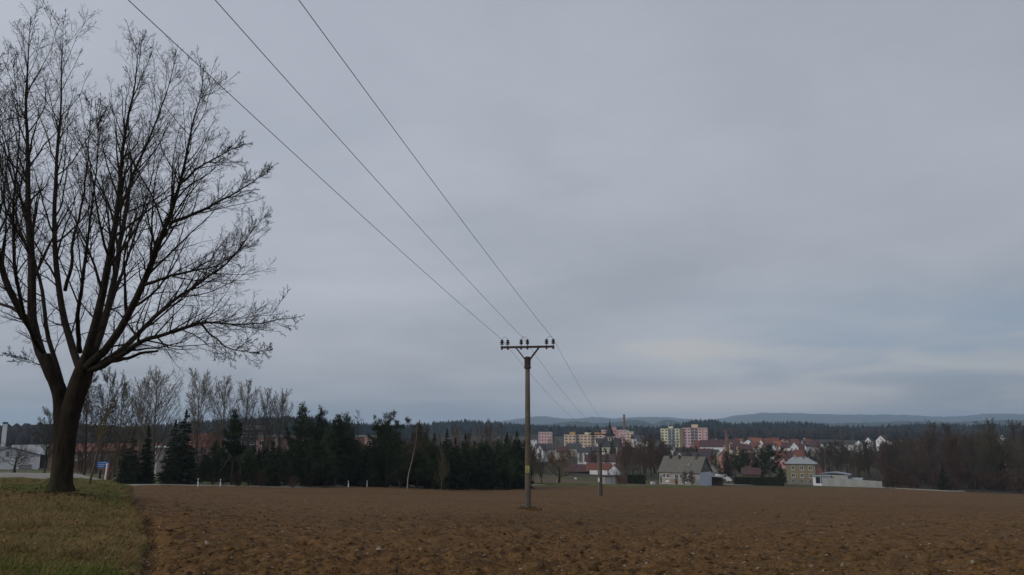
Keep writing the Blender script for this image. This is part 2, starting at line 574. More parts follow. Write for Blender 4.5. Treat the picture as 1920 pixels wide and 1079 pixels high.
def build_field():
    nr, nc = 500, 700
    s = np.linspace(0, 1, nr)
    rr = np.concatenate([np.linspace(0, 1, nc)[:-1] * 1.20, 1.20 + np.linspace(0, 1, 25) * 0.30])   # offset from the rim
    S, Rr = np.meshgrid(s, rr, indexing='ij')
    a, p = 5.5, -0.35
    b = field_end(-0.47 + Rr)
    for _ in range(2):
        Y = (a ** p + S * (b ** p - a ** p)) ** (1 / p)
        r = edge_r(Y) - 0.012 + Rr
        b = field_end(r)
    X = r * Y
    Z = land(X, Y)
    dX = Y * 1.20 / nc
    dY = np.gradient(Y, axis=0)
    sp = np.sqrt(np.maximum(dX, 1e-4) * np.maximum(dY, 1e-4))
    # furrow line: rows run away from the eye, slightly to the right
    ca, sa = math.cos(R_(28)), math.sin(R_(28))
    U, V = X * ca - Y * sa, X * sa + Y * ca
    D = np.zeros_like(Z)
    wob = fbm(X * 0.15, Y * 0.15, 2, 3)
    rough = np.clip(0.75 + 0.5 * fbm(X * 0.10, Y * 0.10, 41, 3), 0.3, 1.5)
    D += 0.05 * np.sin(2 * math.pi * (U / 3.1 + 0.35 * wob)) * 0.5
    D += 0.07 * fbm(X * 0.22, Y * 0.22, 3, 2) * 0.6
    for lam, amp, sd, sharp in ((1.1, 0.045, 11, 0), (0.55, 0.032, 12, 1), (0.28, 0.042, 13, 1), (0.15, 0.058, 14, 1), (0.08, 0.058, 15, 1)):
        w = np.clip((lam / sp - 1.1) / 1.2, 0, 1)
        if lam > 0.5:
            w = np.maximum(w, 0.5 * np.clip((lam / sp - 0.4), 0, 1))
        q = vnoise(U / lam + 0.35 * wob, V / (lam * 1.5), sd)
        if sharp:
            q = np.sign(q) * np.abs(q) ** 1.4 + 0.5 * np.maximum(q - 0.35, 0) * 2.2
        D += w * amp * q * rough
    # coarser chop far off keeps the surface from reading as flat
    far = np.clip((Y - 30) / 40, 0, 1)
    D += far * 0.08 * vnoise(U / 1.5, V / 4.0, 17) + far * 0.09 * np.abs(vnoise(U / 0.8, V / 2.0, 18))
    # trough beside the rim
    m = Rr * Y
    D -= 0.26 * np.exp(-((m - 0.30) / 0.32) ** 2)
    Z = Z + D
    Z[-1] -= 0.9
    Z[:, 0] += 0.02
    me = np_mesh('ploughed_field', np.stack([X, Y, Z], -1), grid_quads(*X.shape), mats=[M_soil], smooth_=True)
    tag(link('ploughed_field', me), 'harrowed brown field of clods and stones sloping down from the verge', kind='structure')
    return X, Y, Z


def build_verge():
    nr, nc = 260, 150
    Y = np.geomspace(4.5, 53, nr)
    lat = np.concatenate([[-0.02, 0.0], np.geomspace(0.12, 60, nc - 2)])
    Ym, L = np.meshgrid(Y, lat, indexing='ij')
    er = edge_r(Ym)
    X = er * Ym - L
    ok = X > -1.6 * Ym - 8
    X = np.where(ok, X, -1.6 * Ym - 8 - 0.02 * L)
    Z = ground(X - 1e-4, Ym) + 0.035 * vnoise(X * 1.7, Ym * 1.7, 51) + 0.022 * vnoise(X * 4.5, Ym * 4.5, 52) + 0.012 * vnoise(X * 9, Ym * 9, 53)
    # little slumps under the rim
    X[:, 0] += 0.10
    Z[:, 0] = land(X[:, 0], Y) - 0.25
    X[:, 1] += 0.05 * vnoise(Y * 3, Y * 0, 9)
    Z[-1] -= 0.7
    me = np_mesh('grass_verge', np.stack([X, Ym, Z], -1), grid_quads(*X.shape)[:, ::-1], mats=[M_turf], smooth_=True)
    tag(link('grass_verge', me), 'rough grass verge with tan and green patches beside the field', kind='structure')


def verge_z(X, Y):
    return ground(X, Y) + 0.035 * vnoise(X * 1.7, Y * 1.7, 51) + 0.022 * vnoise(X * 4.5, Y * 4.5, 52)


def strip(name, pts, width, material, lift, label, over_verge=True, step=1.0):
    P = np.array(pts, float)
    d = np.r_[0, np.cumsum(np.linalg.norm(np.diff(P, axis=0), axis=1))]
    n = int(d[-1] / step)
    tt = np.linspace(0, d[-1], n)
    # smooth the polyline
    Q = np.stack([np.interp(tt, d, P[:, k]) for k in (0, 1)], -1)
    for _ in range(int(10 / step)):
        Q[1:-1] = (Q[:-2] + 2 * Q[1:-1] + Q[2:]) / 4
    tn = np.gradient(Q, axis=0)
    tn /= np.linalg.norm(tn, axis=1)[:, None]
    nm = np.stack([-tn[:, 1], tn[:, 0]], -1)
    off = np.linspace(-width / 2, width / 2, 9)
    G = Q[:, None] + nm[:, None] * off[None, :, None]
    Z = ground(G[..., 0], G[..., 1])
    Z = Z.mean(1, keepdims=True) * 0.6 + Z * 0.4 + lift
    Z[:, 0] -= 0.25
    Z[:, -1] -= 0.25
    me = np_mesh(name, np.concatenate([G, Z[..., None]], -1), grid_quads(n, 9)[:, ::-1], mats=[material], smooth_=True)
    return tag(link(name, me), label, kind='structure')


def blades(X, Y, h, w, material, name, label, lean=0.5):
    n = len(X)
    Z = verge_z(X, Y) - 0.01
    a = RG.uniform(0, 2 * math.pi, n)
    d = np.stack([np.cos(a), np.sin(a), np.zeros(n)], -1)
    b = np.stack([X, Y, Z], -1)
    l = RG.normal(0, lean, (n, 2)) * h[:, None]
    tip = b + np.stack([l[:, 0], l[:, 1], h * RG.uniform(0.6, 1.0, n)], -1)
    V = np.stack([b - d * w[:, None] / 2, b + d * w[:, None] / 2, tip], 1)
    me = np_mesh(name, V, T=np.arange(n * 3).reshape(-1, 3), mats=[material])
    return tag(link(name, me), label, kind='stuff')


ROAD = np.array([(-61, 5), (-45, 12.5), (-32, 20.2), (-25.0, 26.0), (-22.8, 31.5), (-24.0, 39), (-35, 58)], float)


def road_far(X, Y):
    d = np.full(len(X), 1e9)
    for a, b in zip(ROAD[:-1], ROAD[1:]):
        e = b - a
        t = np.clip(((X - a[0]) * e[0] + (Y - a[1]) * e[1]) / (e @ e), 0, 1)
        d = np.minimum(d, np.hypot(X - a[0] - t * e[0], Y - a[1] - t * e[1]))
    return d


def build_grass():
    def sample(n, seed):
        Y = 1 / RG.uniform(1 / 44, 1 / 7.2, n)
        lat = RG.uniform(0, 1, n) ** 1.15 * (0.36 * Y + 1.2)
        X = edge_r(Y) * Y - lat
        keep = road_far(X, Y) > 4.3
        X, Y = X[keep], Y[keep]
        g = fbm(X * 0.22 + 9, Y * 0.22, seed, 3)
        return X, Y, g
    X, Y, g = sample(210000, 61)
    k = g + RG.normal(0, 0.3, len(g)) + 0.55 * np.clip((14 - Y) / 3, -1, 1) * (Y < 19) - 0.3 * (Y >= 19) * (Y < 23) + 0.75 * (Y > 23) * np.clip((X / Y + 0.62) * 8, -0.7, 1) > 0.22
    Xg, Yg = X[k], Y[k]
    n = len(Xg)
    blades(Xg, Yg, RG.uniform(0.03, 0.11, n) * (0.8 + 0.4 * (RG.random(n) > 0.9)), 0.007 + 0.0005 * Yg, M_blade, 'grass', 'short green blades of grass on the verge')
    Xd, Yd = X[~k], Y[~k]
    n = len(Xd)
    blades(Xd, Yd, RG.uniform(0.03, 0.12, n), 0.006 + 0.0005 * Yd, M_dry, 'dry_grass', 'tan flattened dry grass matted over the verge', lean=1.1)
    # taller dead tufts
    ct = 150
    Yc = 1 / RG.uniform(1 / 40, 1 / 7.6, ct)
    Xc = edge_r(Yc) * Yc - RG.uniform(0.2, 1, ct) * (0.3 * Yc)
    Yt = np.repeat(Yc, 22) + RG.normal(0, 0.07, ct * 22)
    Xt = np.repeat(Xc, 22) + RG.normal(0, 0.07, ct * 22)
    kp = (road_far(Xt, Yt) > 4.5) & (Xt < edge_r(Yt) * Yt - 0.1)
    Xt, Yt = Xt[kp], Yt[kp]
    blades(Xt, Yt, RG.uniform(0.10, 0.26, len(Xt)), 0.006 + 0.0004 * Yt, M_dry, 'dry_grass', 'taller dead tufts standing in the verge grass', lean=0.55)
    # overhanging tufts on the rim
    Y = 1 / RG.uniform(1 / 42, 1 / 7.5, 6000)
    X = edge_r(Y) * Y - np.abs(RG.normal(0, 0.10, 6000)) + 0.02
    X = np.minimum(X, edge_r(Y) * Y - 0.01)
    n = len(X)
    blades(X, Y, RG.uniform(0.04, 0.13, n), 0.006 + 0.0004 * Y, M_dry, 'dry_grass', 'tufts of tan grass hanging over the field rim', lean=0.9)


def litter(name, label, X, Y, Z, size, material, flat=0.5):
    n = len(X)
    c = np.stack([X, Y, Z], -1)
    u = RG.normal(0, 1, (n, 3)) * (1, 1, flat)
    u /= np.linalg.norm(u, axis=1)[:, None]
    w = RG.normal(0, 1, (n, 3)) * (1, 1, flat)
    w -= u * (u * w).sum(1)[:, None]
    w /= np.linalg.norm(w, axis=1)[:, None]
    s = size[:, None]
    V = np.stack([c - u * s, c + w * s * 0.55, c + u * s, c - w * s * 0.55], 1)
    V[:, 1, 2] += size * 0.3
    me = np_mesh(name, V, Q=np.arange(n * 4).reshape(-1, 4), mats=[material])
    return tag(link(name, me), label, kind='stuff')


ICO_V, ICO_F = None, None


def ico():
    global ICO_V, ICO_F
    if ICO_V is None:
        t = (1 + 5 ** 0.5) / 2
        v = np.array([(-1, t, 0), (1, t, 0), (-1, -t, 0), (1, -t, 0), (0, -1, t), (0, 1, t), (0, -1, -t), (0, 1, -t), (t, 0, -1), (t, 0, 1), (-t, 0, -1), (-t, 0, 1)], float)
        ICO_V = v / np.linalg.norm(v[0])
        ICO_F = np.array([(0, 11, 5), (0, 5, 1), (0, 1, 7), (0, 7, 10), (0, 10, 11), (1, 5, 9), (5, 11, 4), (11, 10, 2), (10, 7, 6), (7, 1, 8), (3, 9, 4), (3, 4, 2), (3, 2, 6), (3, 6, 8), (3, 8, 9), (4, 9, 5), (2, 4, 11), (6, 2, 10), (8, 6, 7), (9, 8, 1)])
    return ICO_V, ICO_F


def lumps(name, label, X, Y, Z, size, material, sq=0.65, jit=0.3, smooth_=False, kind='stuff'):
    v, f = ico()
    n = len(X)
    V = v[None] * (1 + RG.normal(0, jit, (n, 12, 1)))
    A = RG.normal(0, 1, (n, 3, 3)) * 0.28 + np.eye(3)
    V = np.einsum('nij,nkj->nki', A, V) * np.array([1, 1, sq])
    V = V * size[:, None, None] + np.stack([X, Y, Z], -1)[:, None]
    T = (f[None] + 12 * np.arange(n)[:, None, None]).reshape(-1, 3)
    me = np_mesh(name, V, T=T, mats=[material], smooth_=smooth_)
    return tag(link(name, me), label, kind=kind)


build_ground()
FX, FY, FZ = build_field()
build_verge()


def field_pick(n, ylo, yhi, rmax=1.25, edge=None):
    """random points on the finished field surface"""
    i = np.searchsorted(FY[:, 300], 1 / RG.uniform(1 / yhi, 1 / ylo, n * 2))
    i = np.clip(i, 1, FX.shape[0] - 3)
    j = RG.integers(2, 695, n * 2) if edge is None else np.clip(np.abs(RG.normal(0, edge, n * 2)).astype(int) + 1, 1, 695)
    i, j = i[:n], j[:n]
    return FX[i, j], FY[i, j], FZ[i, j]


x, y, z = field_pick(10000, 7, 80)
cl_s = 0.012 + 0.030 * RG.random(len(x)) ** 3 + 0.045 * (RG.random(len(x)) > 0.985) + 0.0005 * y
lumps('soil', 'crumbled clods of soil lying loose on the field', x, y, z - cl_s * 0.05, cl_s, M_clod, 0.75, 0.22, False)
x, y, z = field_pick(1100, 8, 70)
cl_s = 0.028 + 0.045 * RG.random(len(x)) ** 2.5
lumps('soil', 'larger dark clods of turned soil on the field', x, y, z, cl_s, mat('shade_dark_clod', (0.078, 0.046, 0.020), 0.95, 0.4, 9, bump=0.6, bscale=25, spec=0.1), 0.7, 0.24, False)  # darker colour stands in for shadow the flat light leaves out
x, y, z = field_pick(650, 8, 90)
st_s = 0.010 + 0.020 * RG.random(len(x)) ** 2 + 0.0003 * y
lumps('gravel', 'small pale stones scattered over the field', x, y, z + st_s * 0.5, st_s, M_stone, 0.6, 0.12)
x, y, z = field_pick(1500, 8, 40, edge=9)
litter('leaves', 'pale fallen leaves in the trough beside the field rim', x, y, z + 0.02, RG.uniform(0.02, 0.05, len(x)), M_leaf)
Yl = 1 / RG.uniform(1 / 40, 1 / 8, 500)
Xl = edge_r(Yl) * Yl - RG.uniform(0.1, 6, 500)
litter('leaves', 'fallen leaves scattered on the verge grass', Xl, Yl, verge_z(Xl, Yl) + 0.03, RG.uniform(0.02, 0.045, 500), M_leaf)
build_grass()

tb = at(116, 912, 25.5)
for nl_, rad_, sd_ in ((700, 1.3, 0.04),):
    al_ = RG.uniform(0, 6.28, nl_)
    rl_ = 0.45 + np.abs(RG.normal(0, rad_, nl_))
    Xl, Yl = tb.x + rl_ * np.cos(al_), tb.y + rl_ * np.sin(al_)
    litter('leaves', 'brown leaf litter round the foot of the big tree', Xl, Yl, verge_z(Xl, Yl) + 0.03, RG.uniform(0.025, 0.06, nl_), mat('brown_leaf', (0.12, 0.068, 0.038), 0.9, 0.35, 20))
strip('road', [(-61, 5), (-45, 12.5), (-32, 20.2), (-25.0, 26.0), (-22.8, 31.5), (-24.0, 39), (-35, 58), (-54, 84), (-58, 104), (-53, 120), (-40, 139), (-27, 158), (-8, 182), (12, 208), (34, 236), (56, 260), (90, 280)], 9.0, M_road, 0.10,
      'pale asphalt road coming over the crest and along the conifers')
strip('path', [(112, 268), (118, 263), (124, 256), (129, 250), (133, 249), (138, 254)], 2.4, M_track, 0.35, 'pale gravel path beyond the end of the concrete wall')
strip('path', [(200, 352), (225, 356), (260, 358), (300, 350)], 3.0, M_track, 0.3, 'pale path glimpsed under the wood', step=2)


def patch(name, cx_, cy_, a, b, material, lift, label):
    n, m = 30, 24
    rr, tt = np.meshgrid(np.linspace(0, 1, n), np.linspace(0, 2 * math.pi, m), indexing='ij')
    w = 1 + 0.18 * np.sin(3 * tt + cx_) + 0.1 * np.sin(5 * tt + 1)
    X, Y = cx_ + a * rr * w * np.cos(tt), cy_ + b * rr * w * np.sin(tt)
    Z = ground(X, Y) + lift - 0.5 * np.clip((rr - 0.9) * 10, 0, 1)
    me = np_mesh(name, np.stack([X, Y, Z], -1), grid_quads(n, m), mats=[material], smooth_=True)
    tag(link(name, me), label, kind='structure')


patch('lawn', -105, 165, 62, 58, M_lawn, 0.30, 'mown lawn in front of the white gabled house')
patch('field', 14, 236, 30, 34, M_brownfield, 0.35, 'small brown field behind the willow')
patch('lawn', 22, 203, 26, 7, M_lawn, 0.42, 'green grass strip between the field and the grey shed')

# ------------------------------------------------------------------ tree growing


def unit(a):
    return a / np.maximum(np.linalg.norm(a, axis=-1, keepdims=True), 1e-9)


def frame(t):
    ref = np.where(np.abs(t[..., 2:3]) > 0.9, np.array([1.0, 0, 0]), np.array([0, 0, 1.0]))
    u = unit(np.cross(t, ref))
    return u, np.cross(t, u)


def spawn(P, R, m, t0, t1, ang, ratio, K, up=0.05, wob=0.12, rr=0.6, shape=None, minr=0.004, rng=None, maxlen=None, angj=0.25):
    rng = rng or RG
    N, Kp, _ = P.shape
    seg = P[:, 1:] - P[:, :-1]
    L = np.linalg.norm(seg, axis=2).sum(1)
    idx = np.repeat(np.arange(N), m)
    M = N * m
    j = np.tile(np.arange(m), N)
    t = t0 + (t1 - t0) * (j + rng.random(M)) / m
    f = t * (Kp - 1)
    i = np.minimum(f.astype(int), Kp - 2)
    fr = (f - i)[:, None]
    p = P[idx, i] * (1 - fr) + P[idx, i + 1] * fr
    pr = R[idx, i] * (1 - fr[:, 0]) + R[idx, i + 1] * fr[:, 0]
    tan = unit(seg[idx, i])
    az = j * 2.4 + (rng.random(N) * 6.28)[idx] + rng.normal(0, 0.5, M)
    u, w = frame(tan)
    a = np.radians(ang) * (1 + angj * rng.normal(0, 1, M))
    d = tan * np.cos(a)[:, None] + (u * np.cos(az)[:, None] + w * np.sin(az)[:, None]) * np.sin(a)[:, None]
    s = shape(t) if shape else (1.1 - 0.75 * t)
    ln = L[idx] * ratio * s * rng.uniform(0.65, 1.3, M)
    if maxlen:
        ln = np.minimum(ln, maxlen * rng.uniform(0.7, 1.1, M))
    step = (ln / (K - 1))[:, None]
    C = np.zeros((M, K, 3))
    C[:, 0] = p
    for k in range(1, K):
        d = unit(d + rng.normal(0, wob, (M, 3)) + np.array([0, 0, up]))
        C[:, k] = C[:, k - 1] + d * step
    r0 = np.maximum(np.minimum(pr * rr, ln * 0.03), minr)
    taper = 1 - 0.8 * np.linspace(0, 1, K) ** 0.9
    RC = np.maximum(r0[:, None] * taper[None], minr * 0.8)
    return C, RC


def tubes(P, R, S):
    """tube surfaces round many polylines at once"""
    N, K, _ = P.shape
    t = unit(np.gradient(P, axis=1))
    base = unit(P[:, -1] - P[:, 0])
    ref = np.where(np.abs(base[:, 2:3]) > 0.75, np.array([1.0, 0.13, 0]), np.array([0, 0.1, 1.0]))[:, None]
    u = unit(np.cross(t, np.broadcast_to(ref, t.shape)))
    w = np.cross(t, u)
    a = np.arange(S) * 2 * math.pi / S
    V = P[:, :, None] + R[:, :, None, None] * (np.cos(a)[None, None, :, None] * u[:, :, None] + np.sin(a)[None, None, :, None] * w[:, :, None])
    b = np.arange(N)[:, None, None] * K * S + np.arange(K - 1)[None, :, None] * S
    s = np.arange(S)[None, None]
    s2 = (s + 1) % S
    Q = np.stack([b + s, b + s2, b + S + s2, b + S + s], -1).reshape(-1, 4)
    return V.reshape(-1, 3), Q


def tube_mesh(name, groups, mats):
    """groups: (P, R, sides)"""
    Vs, Qs, o = [], [], 0
    for P, R, S in groups:
        v, q = tubes(P, R, S)
        Vs.append(v)
        Qs.append(q + o)
        o += len(v)
    return np_mesh(name, np.concatenate(Vs), np.concatenate(Qs), mats=mats, smooth_=True)


def smooth_line(pts, K):
    P = np.array(pts, float)
    d = np.r_[0, np.cumsum(np.linalg.norm(np.diff(P, axis=0), axis=1))]
    t = np.linspace(0, d[-1], K * 3)
    Q = np.stack([np.interp(t, d, P[:, k]) for k in range(3)], -1)
    for _ in range(4):
        Q[1:-1] = (Q[:-2] + 2 * Q[1:-1] + Q[2:]) / 4
    return Q[np.round(np.linspace(0, len(Q) - 1, K)).astype(int)]


# ------------------------------------------------------------------ the big bare tree on the verge
TREE_Y = 25.5


def tpt(px, py, dy=0.0):
    p = at(px, py, TREE_Y + dy)
    return (p.x, p.y, p.z)


def big_tree():
    rng = np.random.default_rng(11)
    base = at(114, 908, TREE_Y)
    base.z = gz(base.x, base.y) - 0.1
    root = empty('oak_tree', base)
    tag(root, 'big bare tree with many upswept limbs standing on the grass verge', 'tree')
    inv = np.array(base)

    def add(name, groups, m, parent=root):
        groups = [(P - inv, R, S) for P, R, S in groups]
        return link(name, tube_mesh(name, groups, [m]), parent)

    # the trunk: two grown-together stems with a flared foot
    def stem(pts, K, S, bumps):
        P = smooth_line([tpt(x_, y_, d_) for x_, y_, d_, _ in pts], K)
        dd = np.r_[0, np.cumsum(np.linalg.norm(np.diff(P, axis=0), axis=1))]
        src = np.array([tpt(x_, y_, d_) for x_, y_, d_, _ in pts])
        sd_ = np.r_[0, np.cumsum(np.linalg.norm(np.diff(src, axis=0), axis=1))]
        rad = np.interp(dd / dd[-1], sd_ / sd_[-1], [q[3] * 0.93 * mpp(TREE_Y) for q in pts])
        return P, rad
    Vs, Qs, o = [], [], 0
    for pts, ph in (([(114, 922, 0, 25), (116, 903, 0, 20), (119, 880, 0, 18.5), (123, 850, 0, 17.5), (127, 810, 0, 18), (134, 770, 0, 19), (144, 735, 0.0, 19.5), (154, 705, 0.0, 19), (165, 675, 0.0, 16), (174, 655, 0.0, 12)], 0.3),
                    ([(104, 918, 0.15, 17), (107, 900, 0.15, 13), (110, 870, 0.15, 11.5), (112, 840, 0.15, 11.5), (114, 800, 0.15, 14), (115, 765, 0.12, 15), (112, 738, 0.1, 14.5), (103, 715, 0.05, 13.5), (92, 692, 0, 12.5), (82, 668, 0, 12)], 1.9)):
        P, rad = stem(pts, 40, 22, ph)
        S = 26
        v, q = tubes(P[None], rad[None], S)
        v = v.reshape(len(P), S, 3)
        ctr = P[:, None]
        ang_ = np.arange(S) * 2 * math.pi / S
        kk = np.arange(len(P))[:, None]
        foot = np.exp(-kk / 3.2)
        fl = 1 + foot * 0.13 * np.sin(ang_ * 5 + ph) + 0.05 * np.sin(ang_ * 3 + ph + kk * 0.12) + 0.035 * vnoise(ang_[None] * 4, kk * 0.55, 77) + 0.03 * vnoise(ang_[None] * 9, kk * 0.4, 78)
        v = ctr + (v - ctr) * fl[..., None]
        Vs.append(v.reshape(-1, 3) - inv)
        Qs.append(q + o)
        o += v.shape[0] * S
    link('trunk', np_mesh('trunk', np.concatenate(Vs), np.concatenate(Qs), mats=[M_bark], smooth_=True), root)

    # main limbs: (pixel x, pixel y, depth offset) points, start and end radius in pixels, number of boughs
    limbs = [
        ([(90, 690, 0), (72, 653, 0.1), (60, 600, 0.3), (60, 560, .4), (59, 496, .6), (57, 389, .8), (55, 311, 1.0), (52, 171, 1.2), (60, 30, 1.3)], 12, 13, 0.22),
        ([(68, 632, 0.1), (38, 580, -0.5), (10, 525, -1.0), (-6, 470, -1.4), (-8, 370, -1.8), (-14, 240, -2.2), (-6, 90, -2.4)], 9, 12, 0.2),
        ([(62, 600, 0.2), (29, 583, 0.5), (0, 571, 0.8), (-60, 560, 1.2), (-130, 520, 1.5)], 5, 8, 0.3),
        ([(115, 716, 0.3), (108, 690, 0.5), (87, 617, 0.9), (84, 568, 1.2), (72, 510, 1.6), (40, 430, 2.2), (18, 330, 2.7), (8, 180, 3.0)], 6, 11, 0.25),
        ([(148, 688, 0.2), (143, 668, 0.4), (128, 626, 0.7), (118, 559, 0.9), (110, 496, 1.1), (104, 420, 1.3), (107, 311, 1.5), (117, 171, 1.6), (121, 20, 1.7)], 9, 13, 0.25),
        ([(122, 545, 0.9), (136, 500, 0.5), (133, 470, 0.3), (150, 400, 0.0), (158, 300, -0.4), (165, 190, -0.6)], 4.5, 9, 0.2),
        ([(158, 690, -0.1), (166, 655, -0.3), (178, 617, -0.5), (193, 550, -0.6), (206, 480, -0.7), (218, 415, -0.8), (227, 311, -0.9), (228, 270, -1.0), (249, 156, -1.2), (258, 70, -1.3)], 11, 15, 0.22),
        ([(178, 655, 0.2), (196, 610, 0.8), (212, 560, 1.2), (224, 510, 1.5), (233, 441, 1.8), (249, 332, 2.2), (288, 240, 2.7), (318, 150, 3.0), (330, 100, 3.1)], 9, 14, 0.22),
        ([(164, 688, -0.2), (182, 672, -0.5), (212, 641, -0.8), (236, 600, -1.0), (258, 558, -1.2), (289, 487, -1.5), (312, 415, -1.7), (342, 332, -1.9), (355, 280, -2.0), (376, 190, -2.2), (386, 135, -2.3)], 10.5, 17, 0.22),
        ([(172, 690, 0.0), (193, 680, 0.3), (241, 646, 0.9), (289, 593, 1.5), (328, 559, 1.9), (372, 535, 2.2), (425, 500, 2.5), (478, 432, 2.8), (502, 405, 2.9)], 7.5, 14, 0.2),
        ([(168, 694, -0.2), (193, 686, -0.5), (230, 664, -1.0), (268, 636, -1.4), (328, 617, -1.9), (380, 602, -2.3), (430, 606, -2.7), (490, 602, -2.9), (528, 594, -3.0)], 7.5, 15, 0.25),
        ([(370, 606, -2.2), (392, 624, -2.4), (419, 646, -2.6), (460, 662, -2.8), (512, 660, -3.0)], 2.6, 8, 0.2),
        ([(166, 697, 0.2), (190, 692, 0.3), (217, 677, 0.5), (245, 672, 0.6), (270, 663, 0.7), (300, 662, 0.8)], 6.0, 3, 0.6),
        ([(309, 420, -1.7), (340, 408, -1.4), (374, 394, -1.1), (415, 378, -0.8), (440, 366, -0.6), (482, 338, -0.3), (504, 318, -0.2)], 4.6, 11, 0.15),
        ([(338, 345, -1.9), (370, 320, -2.4), (405, 298, -2.8), (440, 280, -3.1), (470, 268, -3.3)], 3.2, 9, 0.15),
        ([(270, 535, -1.3), (310, 520, -1.8), (350, 505, -2.2), (400, 498, -2.6), (435, 476, -2.9), (465, 450, -3.1)], 4.2, 11, 0.2),
        ([(180, 640, 0.5), (205, 590, 2.0), (230, 520, 3.2), (262, 430, 4.0), (290, 330, 4.6), (300, 240, 5.0)], 6.0, 12, 0.25),
        ([(150, 660, -0.8), (150, 600, -2.2), (162, 520, -3.2), (170, 420, -4.0), (190, 300, -4.6), (188, 190, -5.0)], 5.5, 12, 0.25),
        ([(80, 660, -0.5), (40, 600, -2.4), (20, 500, -3.6), (18, 380, -4.4), (30, 240, -5.0), (20, 120, -5.2)], 5.5, 11, 0.25),
        ([(92, 690, 0.5), (60, 680, 0.2), (32, 672, 0.0), (2, 668, -0.2)], 1.6, 6, 0.25),
    ]
    px = mpp(TREE_Y) * 0.83
    for li, (pts, r0, nb, t0) in enumerate(limbs):
        K = 22
        P = smooth_line([tpt(*q) for q in pts], K)
        wig = rng.normal(0, 0.035, (K, 3))
        wig[0] = 0
        P = P + np.cumsum(wig, 0) * 0.45
        tt = np.linspace(0, 1, K)
        R = np.maximum(r0 * px * ((1 - tt) ** 1.05 * 0.96 + 0.02), 0.008)
        if li == 12:
            R = np.maximum(r0 * px * (1 - 0.6 * tt), 0.03)
        P, R = P[None], R[None]
        lim = [(P, R, 10)]
        L = np.linalg.norm(P[0, 1:] - P[0, :-1], axis=1).sum()
        flat = abs(P[0, -1, 2] - P[0, 0, 2]) < 0.6 * L
        shp = lambda t: (1.15 - 0.95 * t)
        A, RA = spawn(P, R, int(nb * 1.5), t0, 0.97, 36, 0.43 if L > 6 else 0.48, 9, up=0.07 if not flat else 0.05, wob=0.10, rr=0.46, shape=shp, minr=0.008, rng=rng, maxlen=3.5)
        A2, RA2 = spawn(P, R, nb // 2 + 2, 0.45, 0.99, 20, 0.24, 9, up=0.06, wob=0.07, rr=0.55, shape=lambda t: 1.2 - 0.95 * t, minr=0.009, rng=rng, maxlen=2.6)
        if li != 12:
            A, RA = np.concatenate([A, A2]), np.concatenate([RA, RA2])
        ends = P[:, -4:], R[:, -4:]
        B, RB = spawn(A, RA, 6, 0.15, 0.98, 38, 0.46, 6, up=0.05, wob=0.13, rr=0.55, minr=0.0052, rng=rng)
        B2, RB2 = spawn(P, R, nb + 10, 0.06, 1.0, 45, 0.12, 6, up=0.05, wob=0.13, rr=0.3, minr=0.006, rng=rng, maxlen=1.3)
        B, RB = np.concatenate([B, B2]), np.concatenate([RB, RB2])
        Cc, RC = spawn(B, RB, 6, 0.12, 1.0, 40, 0.50, 4, up=0.04, wob=0.15, rr=0.6, minr=0.0038, rng=rng)
        D, RD = spawn(Cc, RC, 3, 0.25, 1.0, 40, 0.55, 2, up=0.03, wob=0.15, rr=0.7, minr=0.003, rng=rng)
        if li == 12:
            lo = add('limb', lim, M_bark)
            lo['label'] = 'broken stub limb'
        else:
            lo = add('limb', lim + [(A, RA, 6)], M_branch)
        tw = add('twigs', [(B, RB, 4), (Cc, RC, 3), (D, RD, 3)], M_twig, lo)
        tw['kind'] = 'stuff'


big_tree()

# ------------------------------------------------------------------ kinds of smaller trees, each 10 m tall before scaling
PROTO = {}


